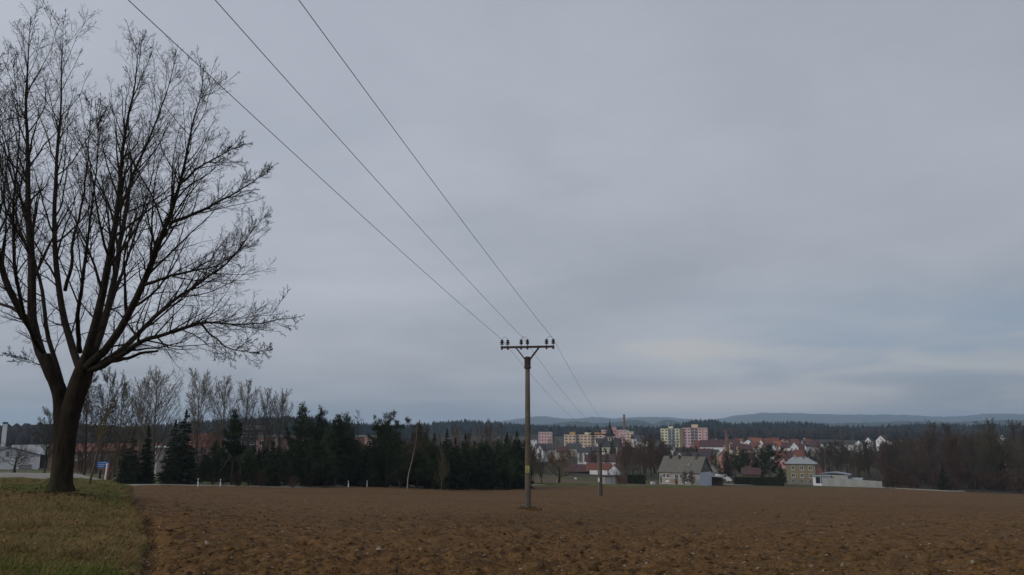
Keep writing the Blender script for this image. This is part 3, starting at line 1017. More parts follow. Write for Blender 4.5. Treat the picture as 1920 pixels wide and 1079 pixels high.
def bare_proto(kind, seed, bark, twig, trunk_top=0.95, m=(22, 7, 5), ang=(38, 38, 40), ratio=(0.42, 0.45, 0.5), t0=0.2, up=(0.16, 0.06, 0.04), wob=0.1, r0=0.16, shape=None, minr=(0.02, 0.012, 0.009), lean=0.02, stems=1, last=None, tw=0.04):
    rng = np.random.default_rng(seed)
    K = 12
    Ps, Rs = [], []
    for s in range(stems):
        d = unit(np.array([rng.normal(0, lean + (0.22 if stems > 1 else 0)), rng.normal(0, lean + (0.22 if stems > 1 else 0)), 1.0]))
        P = np.zeros((K, 3))
        P[0] = (rng.normal(0, 0.15 if stems > 1 else 0), rng.normal(0, 0.15 if stems > 1 else 0), -0.25)
        for k in range(1, K):
            d = unit(d + rng.normal(0, tw, 3) + np.array([0, 0, 0.12]))
            P[k] = P[k - 1] + d * 10 * trunk_top / (K - 1)
        tt = np.linspace(0, 1, K)
        R = np.maximum(r0 * (1 - 0.88 * tt ** 0.8), 0.02)
        R[0] *= 1.35
        Ps.append(P)
        Rs.append(R)
    P, R = np.array(Ps), np.array(Rs)
    shape = shape or (lambda t: 1.15 - 0.8 * t)
    A, RA = spawn(P, R, m[0], t0, 0.99, ang[0], ratio[0], 8, up=up[0], wob=wob, rr=0.5, shape=shape, minr=minr[0], rng=rng)
    B, RB = spawn(A, RA, m[1], 0.15, 1.0, ang[1], ratio[1], 5, up=up[1], wob=wob, rr=0.6, minr=minr[1], rng=rng)
    C, RC = spawn(B, RB, m[2], 0.1, 1.0, ang[2], ratio[2], 4, up=up[2], wob=wob, rr=0.7, minr=minr[2], rng=rng)
    g = [(A, RA, 5), (B, RB, 3), (C, RC, 3)]
    if last:
        D, RD = spawn(C, RC, last, 0.2, 1.0, 40, 0.6, 2, up=up[2], wob=wob, rr=0.8, minr=minr[2] * 0.9, rng=rng)
        g.append((D, RD, 3))
    tm = tube_mesh('trunk', [(P, R, 8)], [bark])
    cm = tube_mesh('crown', g, [twig])
    co = np.zeros(len(cm.vertices) * 3, np.float32)
    cm.vertices.foreach_get('co', co)
    h = co.reshape(-1, 3)[:, 2].max()
    for me in (tm, cm):
        c = np.zeros(len(me.vertices) * 3, np.float32)
        me.vertices.foreach_get('co', c)
        me.vertices.foreach_set('co', c * (10 / h))
        me.update()
    PROTO.setdefault(kind, []).append((tm, cm))


def leaf_tris(c, d, ln, wd, rng):
    n = len(c)
    s = unit(np.cross(d, rng.normal(0, 1, (n, 3))))
    a = c - d * ln[:, None] * 0.5
    V = np.stack([a - s * wd[:, None] * 0.5, a + s * wd[:, None] * 0.5, c + d * ln[:, None] * 0.6 + s * 0.0], 1)
    return V.reshape(-1, 3), np.arange(n * 3).reshape(-1, 3)


def spruce_proto(seed, R=2.1, n=7500, skirt=0.03, kind='spruce', droop=0.35, gap=0.16):
    rng = np.random.default_rng(seed)
    nb = 190
    zb = skirt + (1 - skirt) * (rng.random(nb) ** 1.25)
    zb = np.round(zb * 26) / 26 + rng.normal(0, 0.006, nb)
    zb = np.clip(zb, skirt, 0.99)
    az = rng.uniform(0, 6.283, nb)
    Lb = R * (1 - zb) ** 0.82 * rng.uniform(0.72, 1.15, nb) + 0.10
    w = Lb ** 1.4
    bi = rng.choice(nb, n, p=w / w.sum())
    s = rng.uniform(0.05, 1.0, n) ** 0.75
    L = Lb[bi] * s
    z = zb[bi] * 10 - droop * L * (0.6 + 0.4 * s) + 0.16 * (s ** 3) * Lb[bi]
    side = rng.normal(0, gap, n) * Lb[bi] * (1.15 - s)
    ca, sa = np.cos(az[bi]), np.sin(az[bi])
    c = np.stack([ca * L - sa * side, sa * L + ca * side, z + rng.normal(0, 0.06, n)], -1)
    d = unit(np.stack([ca, sa, -0.35 * np.ones(n)], -1) + rng.normal(0, 0.45, (n, 3)))
    V, T = leaf_tris(c, d, rng.uniform(0.22, 0.5, n), rng.uniform(0.09, 0.2, n), rng)
    m2 = 120
    zt = rng.uniform(9.0, 10.1, m2)
    c2 = np.stack([rng.normal(0, 0.05, m2), rng.normal(0, 0.05, m2), zt], -1)
    V2, T2 = leaf_tris(c2, unit(rng.normal(0, 0.4, (m2, 3)) + np.array([0, 0, 1.0])), np.full(m2, 0.3), np.full(m2, 0.07), rng)
    cm = np_mesh('crown', np.concatenate([V, V2]), T=np.concatenate([T, T2 + len(V)]), mats=[N_spruce])
    tm = MB().lathe([(0.2, -0.3), (0.14, 1.0), (0.09, 5), (0.02, 9.8)], 7).mesh('trunk', B_dark, True)
    PROTO.setdefault(kind, []).append((tm, cm))


def pine_proto(seed, kind='pine', R=2.9, low=0.07, n=9000, nc=84, col=None, rag=1.0, dome=False):
    rng = np.random.default_rng(seed)
    K = 10
    P = np.zeros((1, K, 3))
    P[0, :, 2] = np.linspace(-0.3, 9.6, K)
    P[0, :, :2] = np.cumsum(rng.normal(0, 0.06, (K, 2)), 0)
    Rr = 0.17 * (1 - 0.85 * np.linspace(0, 1, K))[None]
    A, RA = spawn(P, Rr, nc, low, 1.0, 62, R / 10.0, 6, up=0.08, wob=0.12, rr=0.4, shape=lambda t: ((0.55 + 0.75 * np.sin(np.pi * t ** 0.8) - 0.25 * t) if dome else (1.12 * (1 - 0.985 * t) ** 0.8)) * rng.uniform(0.5, 1.3, t.shape) ** rag, minr=0.03, rng=rng)
    B, RB = spawn(A, RA, 3, 0.35, 1.0, 42, 0.45, 4, up=0.15, wob=0.12, rr=0.6, minr=0.02, rng=rng)
    cen = np.concatenate([A[:, -1], A[:, -2], A[:, 3], B[:, -1], B[:, -2]])
    la = np.linalg.norm(A[:, -1] - A[:, 0], axis=1)
    lb = np.repeat(la, 3) * 0.7
    wt_ = np.concatenate([la, la, la, lb, lb]) ** 1.3
    ci = rng.choice(len(cen), n, p=wt_ / wt_.sum())
    off = rng.normal(0, 1, (n, 3)) * (0.21, 0.21, 0.15)
    c = cen[ci] + off
    d = unit(off + np.array([0, 0, 0.22]) + rng.normal(0, 0.2, (n, 3)))
    V, T = leaf_tris(c, d, rng.uniform(0.2, 0.42, n), rng.uniform(0.06, 0.14, n), rng)
    cm = np_mesh('crown', V, T=T, mats=[col or N_pine])
    tm = tube_mesh('trunk', [(P, Rr, 8), (A, RA, 4)], [B_pine])
    PROTO.setdefault(kind, []).append((tm, cm))


for s_ in (1, 2, 3):
    bare_proto('poplar', 100 + s_, B_grey, T_pale, m=(34, 9, 6), ang=(29, 28, 34), ratio=(0.46, 0.42, 0.5), t0=0.14, up=(0.06, 0.07, 0.05), wob=0.06, shape=lambda t: 1.0 + 0.1 * t - 0.85 * t ** 2, r0=0.13, lean=0.0, tw=0.015, last=3, minr=(0.020, 0.010, 0.0075))
for s_ in (1, 2, 3):
    bare_proto('broad', 120 + s_, B_dark, T_dark, m=(24, 10, 7), ang=(50, 42, 42), ratio=(0.52, 0.45, 0.48), t0=0.2, up=(0.12, 0.05, 0.03), wob=0.14, r0=0.2, last=3, minr=(0.026, 0.018, 0.015))
for s_ in (1, 2):
    bare_proto('olive', 140 + s_, B_grey, T_olive, m=(24, 10, 7), ang=(46, 40, 42), ratio=(0.47, 0.45, 0.48), t0=0.15, up=(0.13, 0.06, 0.03), wob=0.13, r0=0.16, last=3, minr=(0.026, 0.018, 0.015))
for s_ in (1, 2):
    bare_proto('red', 150 + s_, B_dark, T_red, m=(24, 10, 7), ang=(48, 42, 42), ratio=(0.5, 0.45, 0.48), t0=0.15, up=(0.13, 0.05, 0.03), wob=0.14, r0=0.18, last=3, minr=(0.026, 0.018, 0.015))
for s_ in (1, 2, 3):
    bare_proto('birch', 160 + s_, B_birch, T_red, m=(18, 8, 6), ang=(36, 40, 44), ratio=(0.36, 0.45, 0.55), t0=0.35, up=(0.10, -0.05, -0.14), wob=0.12, r0=0.085, tw=0.06, minr=(0.02, 0.010, 0.008))
bare_proto('willow', 170, B_dark, T_orange, trunk_top=0.42, m=(13, 11, 9), ang=(58, 40, 40), ratio=(1.35, 0.42, 0.45), t0=0.35, up=(0.10, 0.08, 0.05), wob=0.12, r0=0.34, shape=lambda t: 0.85 + 0.2 * t, last=3)
for s_ in (1,):
    bare_proto('shrub', 180 + s_, B_dark, T_red, trunk_top=0.95, m=(12, 8, 6), ang=(40, 42, 44), ratio=(0.42, 0.45, 0.5), t0=0.06, up=(0.08, 0.03, 0.02), wob=0.15, r0=0.10, stems=4, minr=(0.034, 0.028, 0.026), last=2)
bare_proto('apple', 190, B_dark, T_dark, trunk_top=0.5, m=(14, 9, 8), ang=(62, 45, 45), ratio=(1.05, 0.5, 0.5), t0=0.42, up=(0.05, 0.05, 0.04), wob=0.16, r0=0.42, shape=lambda t: 1.0 + 0 * t, last=3)
bare_proto('sapling', 195, B_grey, T_yellow, m=(15, 6, 5), ang=(38, 40, 42), ratio=(0.34, 0.42, 0.5), t0=0.45, up=(0.12, 0.06, 0.02), wob=0.14, r0=0.18, lean=0.0, minr=(0.02, 0.012, 0.009))
bare_proto('larch', 198, B_dark, T_dark, m=(60, 5, 3), ang=(78, 40, 40), ratio=(0.15, 0.4, 0.5), t0=0.2, up=(0.04, -0.08, -0.1), wob=0.1, r0=0.12)
for s_ in (1, 2, 3):
    spruce_proto(200 + s_, R=1.9 + 0.15 * s_)
spruce_proto(210, R=1.35, kind='slim_spruce', n=6000)
spruce_proto(211, R=1.5, kind='slim_spruce')
pine_proto(220, R=2.8)
pine_proto(221, R=3.1)
pine_proto(222, dome=True, kind='broad_pine', R=3.6, low=0.2, n=11000, nc=60)
pine_proto(223, kind='ragged_pine', R=2.0, low=0.35, n=6000, nc=44, rag=1.6)

KNAME = {'poplar': 'poplar_tree', 'broad': 'bare_tree', 'olive': 'bare_tree', 'red': 'bare_tree', 'birch': 'birch_tree', 'willow': 'willow_tree', 'shrub': 'bare_shrub', 'apple': 'fruit_tree', 'sapling': 'young_tree',
         'larch': 'larch_tree', 'spruce': 'spruce_tree', 'slim_spruce': 'spruce_tree', 'pine': 'pine_tree', 'broad_pine': 'pine_tree', 'ragged_pine': 'pine_tree'}
PR = random.Random(5)


def place_tree(kind, x, y, h, label, group=None, wf=1.0, sink=0.1, lean=None, var=None):
    v = PROTO[kind]
    tm, cm = v[PR.randrange(len(v)) if var is None else var % len(v)]
    o = empty(KNAME[kind], (x, y, gz(x, y) - sink), PR.uniform(0, 6.28))
    s = h / 10
    o.scale = (s * wf, s * wf, s)
    if lean:
        o.rotation_euler = lean
    tag(o, label, 'shrub' if kind == 'shrub' else 'tree', group)
    link('trunk', tm, o)
    c = link('crown', cm, o)
    c['kind'] = 'stuff'
    return o


def tree(kind, px, ytop, Y, label, group=None, wf=1.0, lean=None, var=None):
    p = at(px, ytop, Y)
    return place_tree(kind, p.x, Y, p.z - gz(p.x, Y) + 0.1, label, group, wf, lean=lean, var=var)


# ------------------------------------------------------------------ trees one can pick out along the road
TREES = [
    # kind, photo column, photo row of the top, distance, width factor, label, group
    ('apple', 33, 824, 168, 1.25, 'small spreading dark tree on the lawn before the white house', None),
    ('broad', 95, 762, 150, 0.8, 'round bare tree whose twigs peep out beside the big trunk', None),
    ('broad', 176, 690, 112, 0.72, 'tall dark bare tree with arching boughs behind the young leaning tree', None),
    ('broad', 204, 688, 124, 0.62, 'tall bare tree behind the blue sign with many upright boughs', None),
    ('olive', 236, 692, 120, 0.62, 'bare tree with ochre tinged twigs beside the blue sign', None),
    ('poplar', 272, 695, 140, 0.85, 'bare poplar between the ochre tinged tree and the widest poplar', None),
    ('poplar', 301, 683, 132, 1.3, 'widest bare poplar, its fan of branches above two dark spruces', None),
    ('poplar', 380, 690, 146, 1.05, 'bare poplar rising behind the broad dark conifer by the first guide post', None),
    ('poplar', 426, 702, 150, 0.95, 'pale bare poplar standing before the dark blue building', None),
    ('poplar', 460, 708, 154, 0.9, 'pale bare poplar at the roof edge of the dark blue building', None),
    ('poplar', 497, 724, 158, 0.9, 'bare poplar in front of the pink block near its corner', None),
    ('poplar', 526, 728, 156, 1.0, 'last bare poplar before the tallest pine', None),
    ('spruce', 236, 818, 121, 0.9, 'low dark spruce beside the blue sign posts', None),
    ('spruce', 252, 806, 124, 0.95, 'first dark pointed spruce after the blue sign', None),
    ('slim_spruce', 279, 800, 126, 1.15, 'narrow dark spruce left of the small white garage', None),
    ('spruce', 330, 788, 127, 1.15, 'shorter twin of the broad dark conifers after the white garage', None),
    ('spruce', 350, 770, 128, 1.15, 'broad dark conifer just after the white garage', None),
    ('pine', 404, 822, 132, 1.0, 'low dark pine under the pale poplars by the second guide post', None),
    ('ragged_pine', 443, 762, 138, 0.9, 'thin ragged pine before the dark blue building', None),
    ('pine', 470, 835, 134, 1.1, 'low bushy dark pine before the pink block corner', None),
    ('spruce', 486, 842, 140, 1.1, 'dark spruce hiding the foot of the pink block', None),
    ('slim_spruce', 513, 828, 138, 1.4, 'narrow dark spruce standing against the middle of the pink block', None),
    ('pine', 547, 830, 140, 1.0, 'low dark pine in front of the tallest pine', None),
    ('pine', 570, 749, 146, 0.80, 'tallest dark pine with a pointed top', None),
    ('pine', 602, 757, 148, 0.75, 'dark pine with a tufted top next to the tallest pine', None),
    ('ragged_pine', 632, 772, 147, 1.2, 'dark pine with a lopsided broken top', None),
    ('pine', 652, 769, 150, 0.85, 'dark pine beside the thin bare larch', None),
    ('pine', 616, 800, 144, 1.0, 'broad dark pine filling the middle of the tall pine clump', None),
    ('pine', 588, 812, 142, 0.95, 'low dark pine at the foot of the tallest pine', None),
    ('pine', 585, 782, 166, 0.9, 'dark pine filling the gap behind the two tallest pines', None),
    ('pine', 640, 790, 168, 0.9, 'dark pine standing behind the lopsided pine', None),
    ('spruce', 663, 806, 164, 1.1, 'dark spruce behind the thin bare larch', None),
    ('pine', 712, 802, 168, 1.0, 'dark pine behind the round topped pine', None),
    ('pine', 742, 806, 164, 0.9, 'dark pine close beside the round topped pine', None),
    ('spruce', 798, 812, 166, 1.1, 'dark spruce behind the lone birch', None),
    ('spruce', 890, 828, 170, 1.2, 'dark spruce among the birch stems', None),
    ('larch', 672, 767, 152, 0.9, 'thin bare larch rising between two pine clumps', None),
    ('spruce', 698, 838, 148, 1.2, 'dark spruce under the bare larch by the road', None),
    ('broad_pine', 727, 780, 150, 0.62, 'round topped dark pine standing alone above its neighbours', None),
    ('pine', 752, 822, 148, 1.1, 'dark pine behind the white birch trunk', None),
    ('pine', 785, 788, 158, 0.9, 'dark pine behind the birch with forked trunk', None),
    ('birch', 767, 786, 144, 1.2, 'lone white trunked birch before the dark conifers', None),
    ('slim_spruce', 815, 814, 152, 1.3, 'pointed dark spruce just beyond the lone birch', None),
    ('spruce', 838, 806, 158, 1.0, 'tallest pointed spruce between the lone birch and the birch clump', None),
    ('olive', 829, 838, 144, 0.8, 'small pale bare tree at the roadside before the spruces', None),
    ('spruce', 873, 814, 158, 1.0, 'dark pointed spruce beside the birch clump', None),
    ('spruce', 858, 838, 154, 1.1, 'lower dark spruce filling the gap before the birch clump', None),
    ('spruce', 906, 838, 158, 1.15, 'dark spruce in front of the white birch stems', None),
    ('spruce', 928, 850, 160, 1.2, 'low dark spruce at the foot of the birch clump', None),
    ('spruce', 951, 812, 162, 1.05, 'dark pointed spruce second from the concrete pole', None),
    ('spruce', 969, 809, 164, 1.15, 'last dark spruce of the row, beside the concrete pole', None),
    ('birch', 895, 787, 172, 0.8, 'slim white birch nearest to the lone spruce tops', None),
    ('birch', 910, 784, 176, 0.8, 'white birch stem second in the reddish clump', None),
    ('birch', 922, 783, 174, 0.9, 'tallest white birch of the reddish clump', None),
    ('birch', 940, 790, 178, 0.9, 'white birch of the clump next to the last spruces', None),
    ('birch', 846, 790, 180, 0.9, 'reddish birch top standing behind the tallest pointed spruce', None),
    ('birch', 860, 788, 184, 0.9, 'reddish birch top between two spruce points', None),
    ('red', 805, 792, 190, 0.8, 'russet bare tree showing behind the lone birch', None),
    ('red', 880, 800, 194, 0.9, 'russet bare tree behind the birch clump', None),
    ('red', 700, 812, 196, 0.9, 'russet bare tree between larch and round topped pine', None),
    ('olive', 1000, 832, 196, 0.9, 'tangled bare tree directly behind the foot of the concrete pole', None),
    ('red', 1016, 836, 200, 1.0, 'russet bare tree between the concrete pole and the willow', None),
    ('willow', 1047, 829, 205, 1.15, 'orange twigged willow with a forked dark trunk on the grass strip', None),
    ('spruce', 1148, 822, 560, 1.1, 'dark round evergreen beside the church nave', None),
    ('spruce', 1034, 799, 950, 1.0, 'single dark conifer sticking up behind the small pink block', None),
    ('apple', 1153, 874, 214, 0.9, 'small crooked bare tree against the white farmhouse gable', None),
    ('slim_spruce', 1305, 838, 330, 1.3, 'dark spruce behind the grey roofed cottage', None),
    ('spruce', 1362, 845, 345, 1.0, 'dark pointed spruce below the brick chimney', None),
    ('broad_pine', 1392, 847, 300, 0.85, 'spreading pine between the cottage and the big dark pine', None),
    ('broad_pine', 1440, 838, 296, 1.05, 'big dark spreading pine beside the yellow house', None),
    ('pine', 1462, 872, 280, 1.3, 'low dark pine touching the yellow house corner', None),
    ('pine', 1418, 856, 305, 1.1, 'dark pine standing behind the clipped hedge', None),
    ('shrub', 1556, 872, 292, 1.0, 'dark round bush behind the garage with blue door', None),
    ('spruce', 1766, 870, 262, 1.25, 'single green conifer at the field edge before the wood', None),
    ('shrub', 1282, 882, 243, 1.1, 'bare bush growing against the cottage wall', None),
    ('shrub', 1298, 880, 242, 1.0, 'bare bush at the corner of the cottage', None),
    ('shrub', 1268, 893, 243, 0.9, 'low bare bush under the cottage windows', None),
    ('shrub', 1660, 893, 258, 1.2, 'scrubby bush at the end of the concrete wall', None),
    ('shrub', 1352, 868, 262, 1.1, 'bare bush beside the low shed roof', None),
    ('red', 1210, 812, 300, 0.9, 'tallest russet bare tree between the farmhouse and the cottage', None),
    ('broad', 1184, 828, 285, 0.9, 'dark bare tree behind the brown board fence', None),
    ('red', 1236, 822, 320, 0.9, 'russet bare tree behind the cottage chimney end', None),
    ('birch', 1183, 850, 262, 0.7, 'thin pale stemmed birch next to the dark hedge', None),
    ('broad', 1290, 838, 300, 0.6, 'thin dark bare tree rising behind the cottage roof', None),
    ('olive', 1340, 846, 300, 0.8, 'olive bare tree behind the cottage gable', None),
    ('broad', 1748, 786, 330, 0.55, 'slender tall bare tree at the near corner of the wood', None),
    ('broad', 1778, 790, 340, 0.8, 'dark round headed bare tree topping the wood', None),
    ('olive', 1850, 783, 330, 1.1, 'broadest bare tree rising from the wood', None),
    ('broad', 1897, 785, 360, 0.8, 'tall bare tree at the far corner of the wood', None),
    ('pine', 1917, 796, 380, 0.8, 'dark evergreen crown at the edge of the wood', None),
]
for k_, px_, yt_, Y_, wf_, lab_, gr_ in TREES:
    tree(k_, px_, yt_, Y_, lab_, gr_, wf_)

# the young tree leaning over the verge
o = tree('sapling', 181, 742, 33.0, 'young leaning tree with yellowish lichen twigs on the verge beside the big trunk', None, 0.9)
o.rotation_euler = (0.0, R_(9), 0.4)


TREE_LOOK = {'broad': 'dark grey bare tree', 'olive': 'olive tinted bare tree', 'red': 'russet bare tree', 'birch': 'white stemmed birch', 'shrub': 'low bare bush', 'spruce': 'small dark spruce', 'pine': 'small dark pine'}


def wood(n, px0, px1, Y0, Y1, hlo, hhi, kinds, where, group, seed, wf=(0.75, 1.1), cap=None):
    """a stand of trees; where = (photo column the stretch ends at, words for that stretch)"""
    r = random.Random(seed)
    for i in range(n):
        Y = Y0 * (Y1 / Y0) ** r.random()
        px_ = px0 + (px1 - px0) * (i + r.random()) / n
        h = r.uniform(hlo, hhi)
        x = at(px_, 850, Y).x
        if cap:
            top = at(px_, cap(px_) if callable(cap) else cap, Y).z - gz(x, Y)
            h = max(3.5, min(h, top * r.uniform(0.82, 1.0)))
        k = r.choice(kinds)
        words = next((w for e_, w in where if px_ < e_), where[-1][1])
        place_tree(k, x, Y, h, TREE_LOOK[k] + ' ' + words, group, r.uniform(*wf))


wood(72, 1655, 1990, 275, 450, 15, 24, ['broad', 'broad', 'olive', 'red', 'broad', 'birch'],
     [(1700, 'in the wood just past the end of the concrete wall'), (1745, 'in the wood in front of the white villas'), (1790, 'in the wood behind the single green conifer'), (1860, 'in the wood around its broadest tree'), (2000, 'at the far corner of the wood')],
     'bare trees of the wood beyond the field', 1, cap=lambda p: 815 if p < 1740 else 800)
wood(38, 1525, 1700, 300, 450, 12, 20, ['broad', 'olive', 'red', 'broad', 'birch'],
     [(1560, 'behind the garage with blue doors'), (1610, 'behind the garage with arched roof'), (1700, 'behind the far half of the concrete wall')], 'bare trees behind the yellow house', 2, cap=820)
wood(46, 1662, 1990, 258, 330, 4, 8, ['shrub'],
     [(1700, 'at the wood edge by the end of the concrete wall'), (1745, 'at the wood edge behind the gravel path'), (1790, 'at the wood edge around the single green conifer'), (1860, 'at the wood edge below its broadest tree'), (2000, 'at the wood edge near its far corner')], 'undergrowth bushes along the wood', 3, wf=(1.3, 2.2))
wood(28, 1165, 1420, 300, 440, 9, 15, ['red', 'broad', 'olive', 'red'],
     [(1230, 'between the farmhouse and the cottage'), (1330, 'behind the cottage roof'), (1420, 'behind the cottage yard and its pines')], 'bare trees behind the cottage', 4, cap=838)
wood(14, 1165, 1305, 300, 400, 14, 19, ['red', 'red', 'broad'],
     [(1235, 'in the big clump between the farmhouse and the cottage'), (1305, 'rising just behind the cottage ridge')], 'bare trees behind the cottage', 14, cap=lambda p: 814 if p < 1240 else 832, wf=(0.9, 1.2))
wood(52, 985, 1180, 360, 760, 8, 13, ['red', 'broad', 'olive', 'red'],
     [(1040, 'among the houses near the small pink block'), (1100, 'among the houses below the peach flats'), (1180, 'among the houses round the church')], 'bare trees among the town houses', 5, cap=843)
wood(56, 1180, 1640, 440, 900, 9, 15, ['red', 'broad', 'olive'],
     [(1240, 'in the gap before the lemon yellow flats'), (1335, 'below the lemon and salmon flats'), (1435, 'among the houses near the short brick chimney'), (1530, 'among the roofs above the ochre house'), (1640, 'among the pale villas above the concrete wall')], 'bare trees among the town houses', 6, cap=834, wf=(1.0, 1.5))
wood(20, 130, 330, 150, 230, 9, 14, ['red', 'broad', 'olive'],
     [(215, 'in front of the brown workshop'), (330, 'behind the white garage and its spruces')], 'bare trees behind the roadside conifers', 7, cap=835)
wood(26, 640, 1010, 190, 330, 10, 15, ['red', 'birch', 'red'],
     [(760, 'behind the round topped pine'), (890, 'behind the lone birch and its spruces'), (1010, 'behind the clump of birches')], 'bare trees behind the roadside conifers', 8, cap=806)
wood(16, 200, 560, 130, 150, 2.0, 3.5, ['shrub'],
     [(330, 'between the blue sign and the white garage'), (450, 'under the pale poplars'), (560, 'in front of the low pink block')], 'low bushes under the roadside trees', 9, wf=(1.2, 1.8))
wood(80, 325, 985, 147, 182, 8, 14.5, ['spruce', 'pine'],
     [(400, 'beside the white garage filling the foot of the row'), (484, 'under the pale poplars filling the foot of the row'), (560, 'in front of the low pink block'), (660, 'at the foot of the tallest pines'), (755, 'at the foot of the round topped pine'), (860, 'at the foot of the lone birch'), (975, 'at the foot of the birch clump')], 'small conifers filling the foot of the row', 10, wf=(1.0, 1.4), cap=lambda p: 818 if p > 540 else 832)


def far_trees(n, px0, px1, Y0, Y1, hlo, hhi, m, label, seed):
    """bare trees too far off to tell apart, one mesh"""
    rng = np.random.default_rng(seed)
    Y = Y0 * (Y1 / Y0) ** rng.random(n)
    X = np.array([at(p, 830, y).x for p, y in zip(rng.uniform(px0, px1, n), Y)])
    Z = ground(X, Y) - 0.3
    h = rng.uniform(hlo, hhi, n)
    P = np.zeros((n, 5, 3))
    t = np.linspace(0, 1, 5)
    P[..., 0] = X[:, None] + rng.normal(0, 0.25, (n, 5)) * t
    P[..., 1] = Y[:, None] + rng.normal(0, 0.25, (n, 5)) * t
    P[..., 2] = Z[:, None] + h[:, None] * t
    R = 0.28 * (1 - 0.85 * t)[None] * np.ones((n, 1))
    A, RA = spawn(P, R, 20, 0.18, 1.0, 46, 0.36, 4, up=0.12, wob=0.12, rr=0.4, minr=0.06, rng=rng)
    B, RB = spawn(A, RA, 7, 0.15, 1.0, 42, 0.5, 2, up=0.1, rr=0.6, minr=0.05, rng=rng)
    me = tube_mesh('bare_trees', [(P, R, 4), (A, RA, 3), (B, RB, 3)], [m])
    tag(link('bare_trees', me), label, kind='stuff')


far_trees(95, 1180, 2010, 640, 1300, 11, 17, T_red, 'hazy belt of reddish bare trees beyond the town roofs', 12)
far_trees(70, 1180, 2010, 640, 1300, 11, 17, T_dark, 'hazy belt of grey bare trees beyond the town roofs', 13)
far_trees(70, 640, 1200, 420, 1200, 9, 15, T_red, 'hazy bare trees on the plain behind the conifer row', 14)

# ------------------------------------------------------------------ distant forest and hills
def ridge(name, label, D, prof, mat_, front, back, foot, trees=0.0, seed=1):
    """a hill range whose skyline runs through the given photo points at distance D"""
    px = np.array([p[0] for p in prof], float)
    xs = np.array([at(p[0], p[1], D).x for p in prof])
    zs = np.array([at(p[0], p[1], D).z for p in prof])
    n = 280
    X = np.linspace(xs[0], xs[-1], n)
    zc = np.interp(X, xs, zs)
    ker = np.hanning(9)
    ker /= ker.sum()
    zc = np.convolve(np.pad(zc, 4, 'edge'), ker, 'valid')
    vv = np.concatenate([np.linspace(-1, 0, 26), np.linspace(0, 1, 10)[1:]])
    Yv = np.where(vv < 0, D + vv * front, D + vv * back)
    Xg, Yg = np.meshgrid(X, Yv)
    Xg = Xg * (Yg / D)
    hh = 0.5 + 0.5 * np.cos(np.pi * vv)
    Z = foot + (zc[None] - foot) * (hh ** 0.8)[:, None]
    amp = 0.08 * np.maximum(zc - foot, 1)[None] * hh[:, None] * (1 - hh[:, None]) * 4
    Z = Z + amp * fbm(Xg / (D * 0.07), Yg / (D * 0.07), seed, 4)
    if trees:
        Z = Z + trees * hh[:, None] * vnoise(Xg / (D * 0.0016), Yg / (D * 0.004), seed + 5) + trees * 0.6 * hh[:, None] * vnoise(Xg / (D * 0.004), Yg / (D * 0.006), seed + 6)
    me = np_mesh(name, np.stack([Xg, Yg, Z], -1), grid_quads(*Xg.shape)[:, ::-1], mats=[mat_], smooth_=True)
    tag(link(name, me), label, kind='structure')
    return X, zc, vv, Yv, Z


M_hill = mat('wooded_hill', (0.028, 0.034, 0.024), 0.95, 0.4, 0.004, spec=0.0, patches=[((0.055, 0.048, 0.03), 0.0016, 0.5, 0.66, 0.7)])
M_hill2 = mat('wooded_slope', (0.026, 0.034, 0.024), 0.95, 0.4, 0.01, spec=0.0)
N_far = mat('far_conifers', (0.014, 0.023, 0.021), 0.95, 0.35, 0.02, spec=0.0)
N_bare = mat('far_bare_wood', (0.030, 0.026, 0.026), 0.95, 0.3, 0.03, spec=0.0)

ridge('hills', 'pale blue wooded hills along the horizon', 10500, [(400, 800), (700, 798), (860, 797), (920, 794), (955, 789), (1000, 782.5), (1020, 781), (1060, 787), (1085, 786.5), (1112, 782), (1150, 786), (1200, 783), (1240, 783), (1265, 784), (1300, 788), (1340, 788), (1375, 781), (1430, 775), (1500, 776), (1560, 778), (1640, 778.5), (1700, 779), (1760, 783), (1810, 781), (1860, 776), (1920, 778), (2050, 777), (2300, 782)],
      M_hill, 3200, 1200, -12, trees=9, seed=3)
ridge('hills', 'blue grey middle range of hills behind the town', 5200, [(900, 803), (1000, 801), (1040, 795), (1085, 790.5), (1120, 795), (1160, 793), (1178, 788), (1205, 790), (1225, 798), (1240, 789), (1262, 788), (1280, 795), (1340, 797), (1420, 796), (1480, 792), (1560, 795), (1620, 794), (1700, 791), (1790, 793), (1860, 789), (1920, 788), (2100, 792)],
      M_hill2, 1500, 700, -12, trees=6, seed=8)


